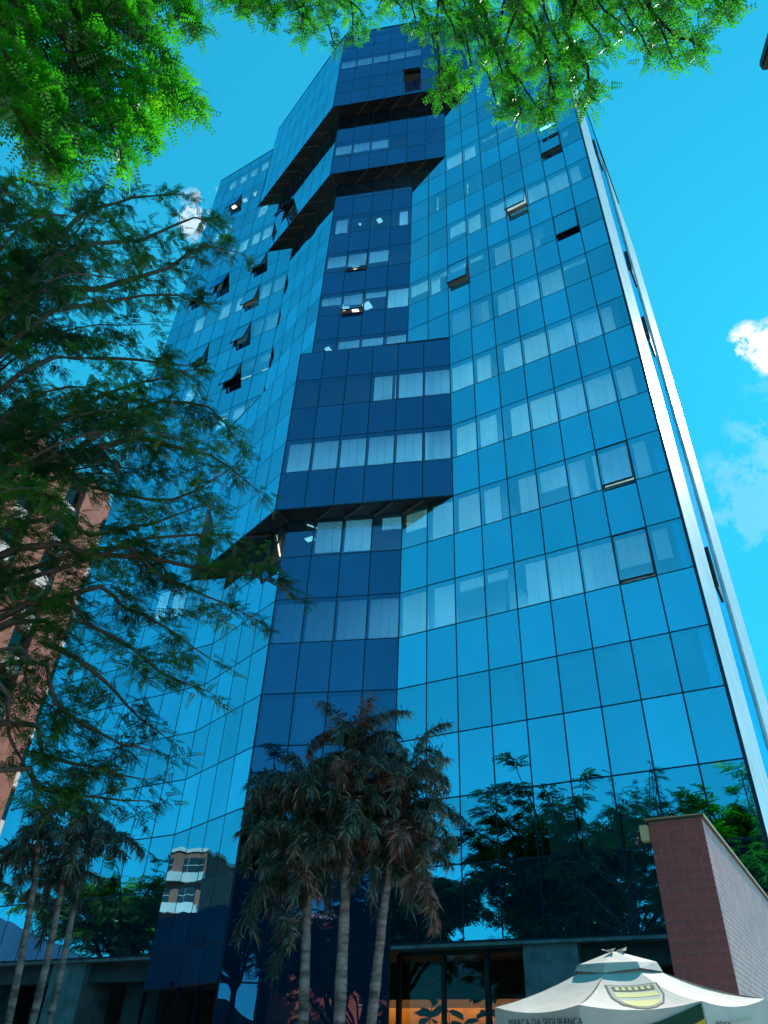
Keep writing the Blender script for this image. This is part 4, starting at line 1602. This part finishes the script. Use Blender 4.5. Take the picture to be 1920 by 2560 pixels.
palm('middle palm with the thickest trunk and the highest shaggy crown', trunk_px([(733, 2200), (745, 1950), (752, 1790), (765, 1610)], 9.8), .062, 64, (4, 10, 19, 28, 35, 41, 48, 55), grp, 1, .84, 1.5)
palm('left palm with reddish trunk below the lower left crown', trunk_px([(655, 2200), (662, 2000), (664, 1850), (640, 1700)], 10.0), .054, 54, (5, 11, 20, 27, 35, 44), grp, 2, .80, 1.5)
palm('right palm with rust-brown dry fronds over the right facade', trunk_px([(803, 2200), (826, 1990), (845, 1850), (875, 1660)], 9.9), .056, 56, (1, 4, 8, 11, 14, 17, 20, 24, 28, 30, 33, 37, 41, 44, 49, 52), grp, 3, .82, 1.5)
grp = 'slim palms at the left edge'
palm('leftmost slim palm by the left edge', trunk_px([(20, 2200), (48, 2060), (75, 1900), (85, 1790)], 10.6), .040, 13, (9,), grp, 4, .75, 1.0)
palm('slim palm between the other two slim palms on the left', trunk_px([(72, 2200), (105, 2060), (140, 1880), (160, 1740)], 10.9), .042, 14, (), grp, 5, .78, 1.0)
palm('rightmost slim palm of the left trio', trunk_px([(108, 2200), (140, 2060), (172, 1900), (200, 1790)], 11.1), .039, 13, (), grp, 6, .72, 1.0)

# ------------------------------------------------------------------ broad-leaved plants behind the lobby glass
def leaf_shape():
    b = MB()
    prof = [(0, 0), (.18, .5), (.45, 1.0), (.75, .85), (1.0, 0)]
    vs = [(0, 0, 0)]
    for x, wd in prof[1:-1]:
        for sg in (-1, 0, 1):
            vs.append((x, sg * wd * .36, -.10 * x * x + (.06 if sg else 0)))
    vs.append((1, 0, -.16))
    fs = [(0, 1, 2), (0, 2, 3)]
    for k in range(2):
        o = 1 + 3 * k
        fs += [(o, o + 3, o + 4, o + 1), (o + 1, o + 4, o + 5, o + 2)]
    o = 7
    fs += [(o, 10, o + 1), (o + 1, 10, o + 2)]
    b.add(vs, fs)
    return b.mesh('broad_leaf', M['pot_leaf'], True)


LEAF = leaf_shape()


def pot_plant(u, out, H, n, label, seed):
    g = np.random.default_rng(seed)
    root = thing('potted_plant', label, 'plant', tuple(uv(u, out, 0.01)), 0, 'plants in the lobby')
    b = MB()
    b.tube([(0, 0, 0), (0, 0, .5), (0, 0, .52)], [.2, .27, .25], 14)
    b.build('pot', M['pot'], root, smooth=True)
    b = MB()
    path = smooth_path([(0, 0, .5), (g.normal(0, .1), g.normal(0, .1), H * .5), (g.normal(0, .2), g.normal(0, .2), H * .9)], 8)
    b.tube(path, [.03, .028, .026, .024, .02, .018, .016, .012, .01][:len(path)] if len(path) <= 9 else .02, 6)
    b.build('stem', M['bark'], root, smooth=True)
    for k in range(n):
        o = link('leaf', LEAF, root)
        p = path[min(len(path) - 1, int((.35 + .65 * k / n) * len(path)))]
        o.location = p
        s = g.uniform(.28, .46)
        o.scale = (s, s, s)
        o.rotation_euler = (g.uniform(-.5, .5), g.uniform(-.7, .5), k * 2.4)


pot_plant(.55, -1.0, 4.3, 40, 'tall leafy plant behind the left lobby pane', 61)
pot_plant(1.2, -1.05, 3.5, 30, 'shorter plant behind the first lobby mullion', 62)
pot_plant(2.4, -1.0, 3.9, 36, 'leafy plant behind the right lobby mullion', 63)
pot_plant(1.85, -.95, 3.2, 24, 'lowest plant in the middle of the lobby glazing', 64)


# ------------------------------------------------------------------ buildings around
def block(name, label, cat, corner, az_, L, Dp, H, wall_mat, floors, bays, wcol='win', roof_mat=None, win_w=.6, win_h=.55, slab=None, pier=None):
    root = thing(name, label, cat, (corner[0], corner[1], 0), rad(az_))
    b = MB()
    b.box((0, 0, 0), (L, Dp, H))
    b.build('wall', wall_mat, root)
    fh = H / floors
    bw = L / bays
    q = MB()
    q.box((-bw * win_w / 2, -.06, 0), (bw * win_w / 2, .05, fh * win_h))
    wm = q.mesh('window', M[wcol])
    q = MB()
    ww, wh = bw * win_w / 2, fh * win_h
    for lo, hi in (((-ww - .08, -.10, -.10), (ww + .08, .02, 0)), ((-.03, -.09, 0), (.03, .02, wh)), ((-ww, -.085, wh * .55), (ww, .02, wh * .55 + .05))):
        q.box(lo, hi)
    fm = q.mesh('window_frame', M['pale_wall'])
    for f in range(floors):
        for i in range(bays):
            if pier and i % pier[0] not in pier[1]:
                continue
            o = link('window', wm, root, loc=(bw * (i + .5), 0, fh * (f + .25)))
            link('window_frame', fm, o)
    if slab:
        q = MB()
        q.box((0, -.5, 0), (bw * slab, 0, .9))
        sm = q.mesh('balcony', M['pale_wall'])
        for f in range(floors):
            for i in range(0, bays, pier[0] if pier else 1):
                link('balcony', sm, root, loc=(bw * (i + (pier[1][0] if pier else 0)), 0, fh * f))
    b = MB()
    if roof_mat:
        b.add([(-.3, -.3, H), (L + .3, -.3, H), (L + .3, Dp + .3, H), (-.3, Dp + .3, H), (.0 + L * .25, Dp / 2, H + 1.7), (L * .75, Dp / 2, H + 1.7)],
              [(0, 1, 5, 4), (1, 2, 5), (2, 3, 4, 5), (3, 0, 4), (3, 2, 1, 0)])
        b.build('roof', roof_mat, root)
    else:
        b.box((-.12, -.12, H), (L + .12, Dp + .12, H + .35))
        b.build('roof_parapet', M['pale_wall'], root)
    return root


# brick tower behind the left end of the glass tower: near face runs parallel to the glass
bk = thing('brick_tower', 'red-brown brick tower with pale vertical strips behind the left tree', 'apartment tower', (-19.3, 54.0, 0), rad(-110))
b = MB()
b.box((0, -6, 0), (17.7, -.6, 38))
b.build('wall', M['brick'], bk)
x_ = 0.0
k = 0
for wd, brick in ((.6, 0), (2.3, 1), (1.4, 0), (1.9, 1), (1.4, 0), (2.5, 1), (1.7, 0), (2.0, 1), (1.7, 0), (2.2, 1)):
    if brick:
        b = MB()
        b.box((x_, -.62, 0), (x_ + wd, 0.0, 37.2 + (k % 3) * .5))
        b.build('brick_pier', M['brick'], bk)
    else:
        q = MB()
        q.box((x_ + .1, -.58, 0), (x_ + wd - .1, -.5, 1.5))
        wm = q.mesh('window', M['win'])
        q = MB()
        q.box((x_, -.6, 0), (x_ + wd, -.15, 1.05))
        sm = q.mesh('balcony', M['pale_wall'])
        for f in range(12):
            link('window', wm, bk, loc=(0, 0, 1.4 + 3.05 * f))
            link('balcony', sm, bk, loc=(0, 0, .2 + 3.05 * f))
    x_ += wd
    k += 1

block('banded_tower', 'pale and red banded apartment tower mirrored in the narrow left face of the bay', 'apartment tower', (-60, 50.2), 90, 12, 12, 20.6, M['brick'], 7, 4, slab=1.0, win_w=.7)
block('terracotta_house', 'terracotta orange house mirrored between the palm trunks', 'house', (-13.0, -20.5), 153, 12, 9, 12.0, M['orange_wall'], 4, 4, win_w=.35, win_h=.4)
block('cream_shop', 'low cream shop house with brown tiled roof mirrored low in the bay', 'shop', (-18.5, -6.5), 140, 9, 8, 4.2, M['cream'], 1, 4, roof_mat=M['rooftile'], win_w=.6)
block('white_house', 'small pale house with bright blue roof behind the shop', 'house', (-25, -14.5), 140, 8, 7, 4.6, M['pale_wall'], 2, 3, roof_mat=M['blue_roof'])
aw = thing('shop_awning', 'yellow shop awning between two posts across the street', 'awning', (-9.6, -7.2, 0), rad(155))
b = MB()
b.add([(0, 0, 3.2), (3.2, 0, 3.2), (3.2, 1.3, 2.7), (0, 1.3, 2.7), (0, 0, 3.12), (3.2, 0, 3.12), (3.2, 1.3, 2.55), (0, 1.3, 2.55)], [(0, 1, 2, 3), (7, 6, 5, 4), (0, 4, 5, 1), (1, 5, 6, 2), (2, 6, 7, 3), (3, 7, 4, 0)])
b.build('awning_cover', M['yellow_print'], aw)
for x_ in (.1, 3.1):
    b = MB()
    b.tube([(x_, 1.2, 0), (x_, 1.2, 2.6)], .04, 8)
    b.build('post', M['steel'], aw)
# slate-blue hall with gabled front, left of the tower
hall = thing('gabled_hall', 'slate blue hall with a low gable mirrored dark in the left facade', 'hall', (-33.0, 22.5, 0))
b = MB()
prof = [(0, 0), (0, 6.6), (8, 8.9), (13.2, 10.7), (20, 9.3), (20, 0)]
nn_ = len(prof)
vs = [(0, y, z) for y, z in prof] + [(-14, y, z) for y, z in prof]
b.add(vs, [tuple(range(nn_)), tuple(range(2 * nn_ - 1, nn_ - 1, -1))] + [(i, nn_ + i, nn_ + (i + 1) % nn_, (i + 1) % nn_) for i in range(nn_)])
b.build('wall', M['blue_wall'], hall)
for y in np.arange(1.4, 20, 1.45):
    b = MB()
    b.box((0, y - .03, 0), (.05, y + .03, 6.4))
    b.build('wall_batten', M['mullion'], hall)
b = MB()
b.box((0.0, .4, 0), (.06, 19.6, 2.9))
b.build('plinth', M['dark_conc'], hall)

# street lamp whose head just enters at the top right
lamp_tip = at(1911, 128, 4.2)
lp = np.array([lamp_tip[0] + 2.3, lamp_tip[1] - .3, 0])
lm = thing('street_lamp', 'dark street lamp head at the right edge near the top', 'street lamp', tuple(lp))
b = MB()
hz = lamp_tip[2]
b.tube([(0, 0, 0), (0, 0, hz - .8), (-.3, .05, hz - .1), (-1.0, .13, hz + .06), (-1.62, .21, hz + .005)], [.07, .05, .04, .035, .03], 10)
b.build('pole', M['sash'], lm, smooth=True)
b = MB()
tip = lamp_tip - lp
b.frame_box(tip, (1, -.12, 0), (.12, 1, 0), (0, 0, 1), (.012, -.16, -.05), (.75, .14, .06))
b.frame_box(tip, (1, -.12, 0), (.12, 1, 0), (0, 0, 1), (0, -.13, -.03), (.012, .11, .045))
b.build('lamp_head', M['sash'], lm)
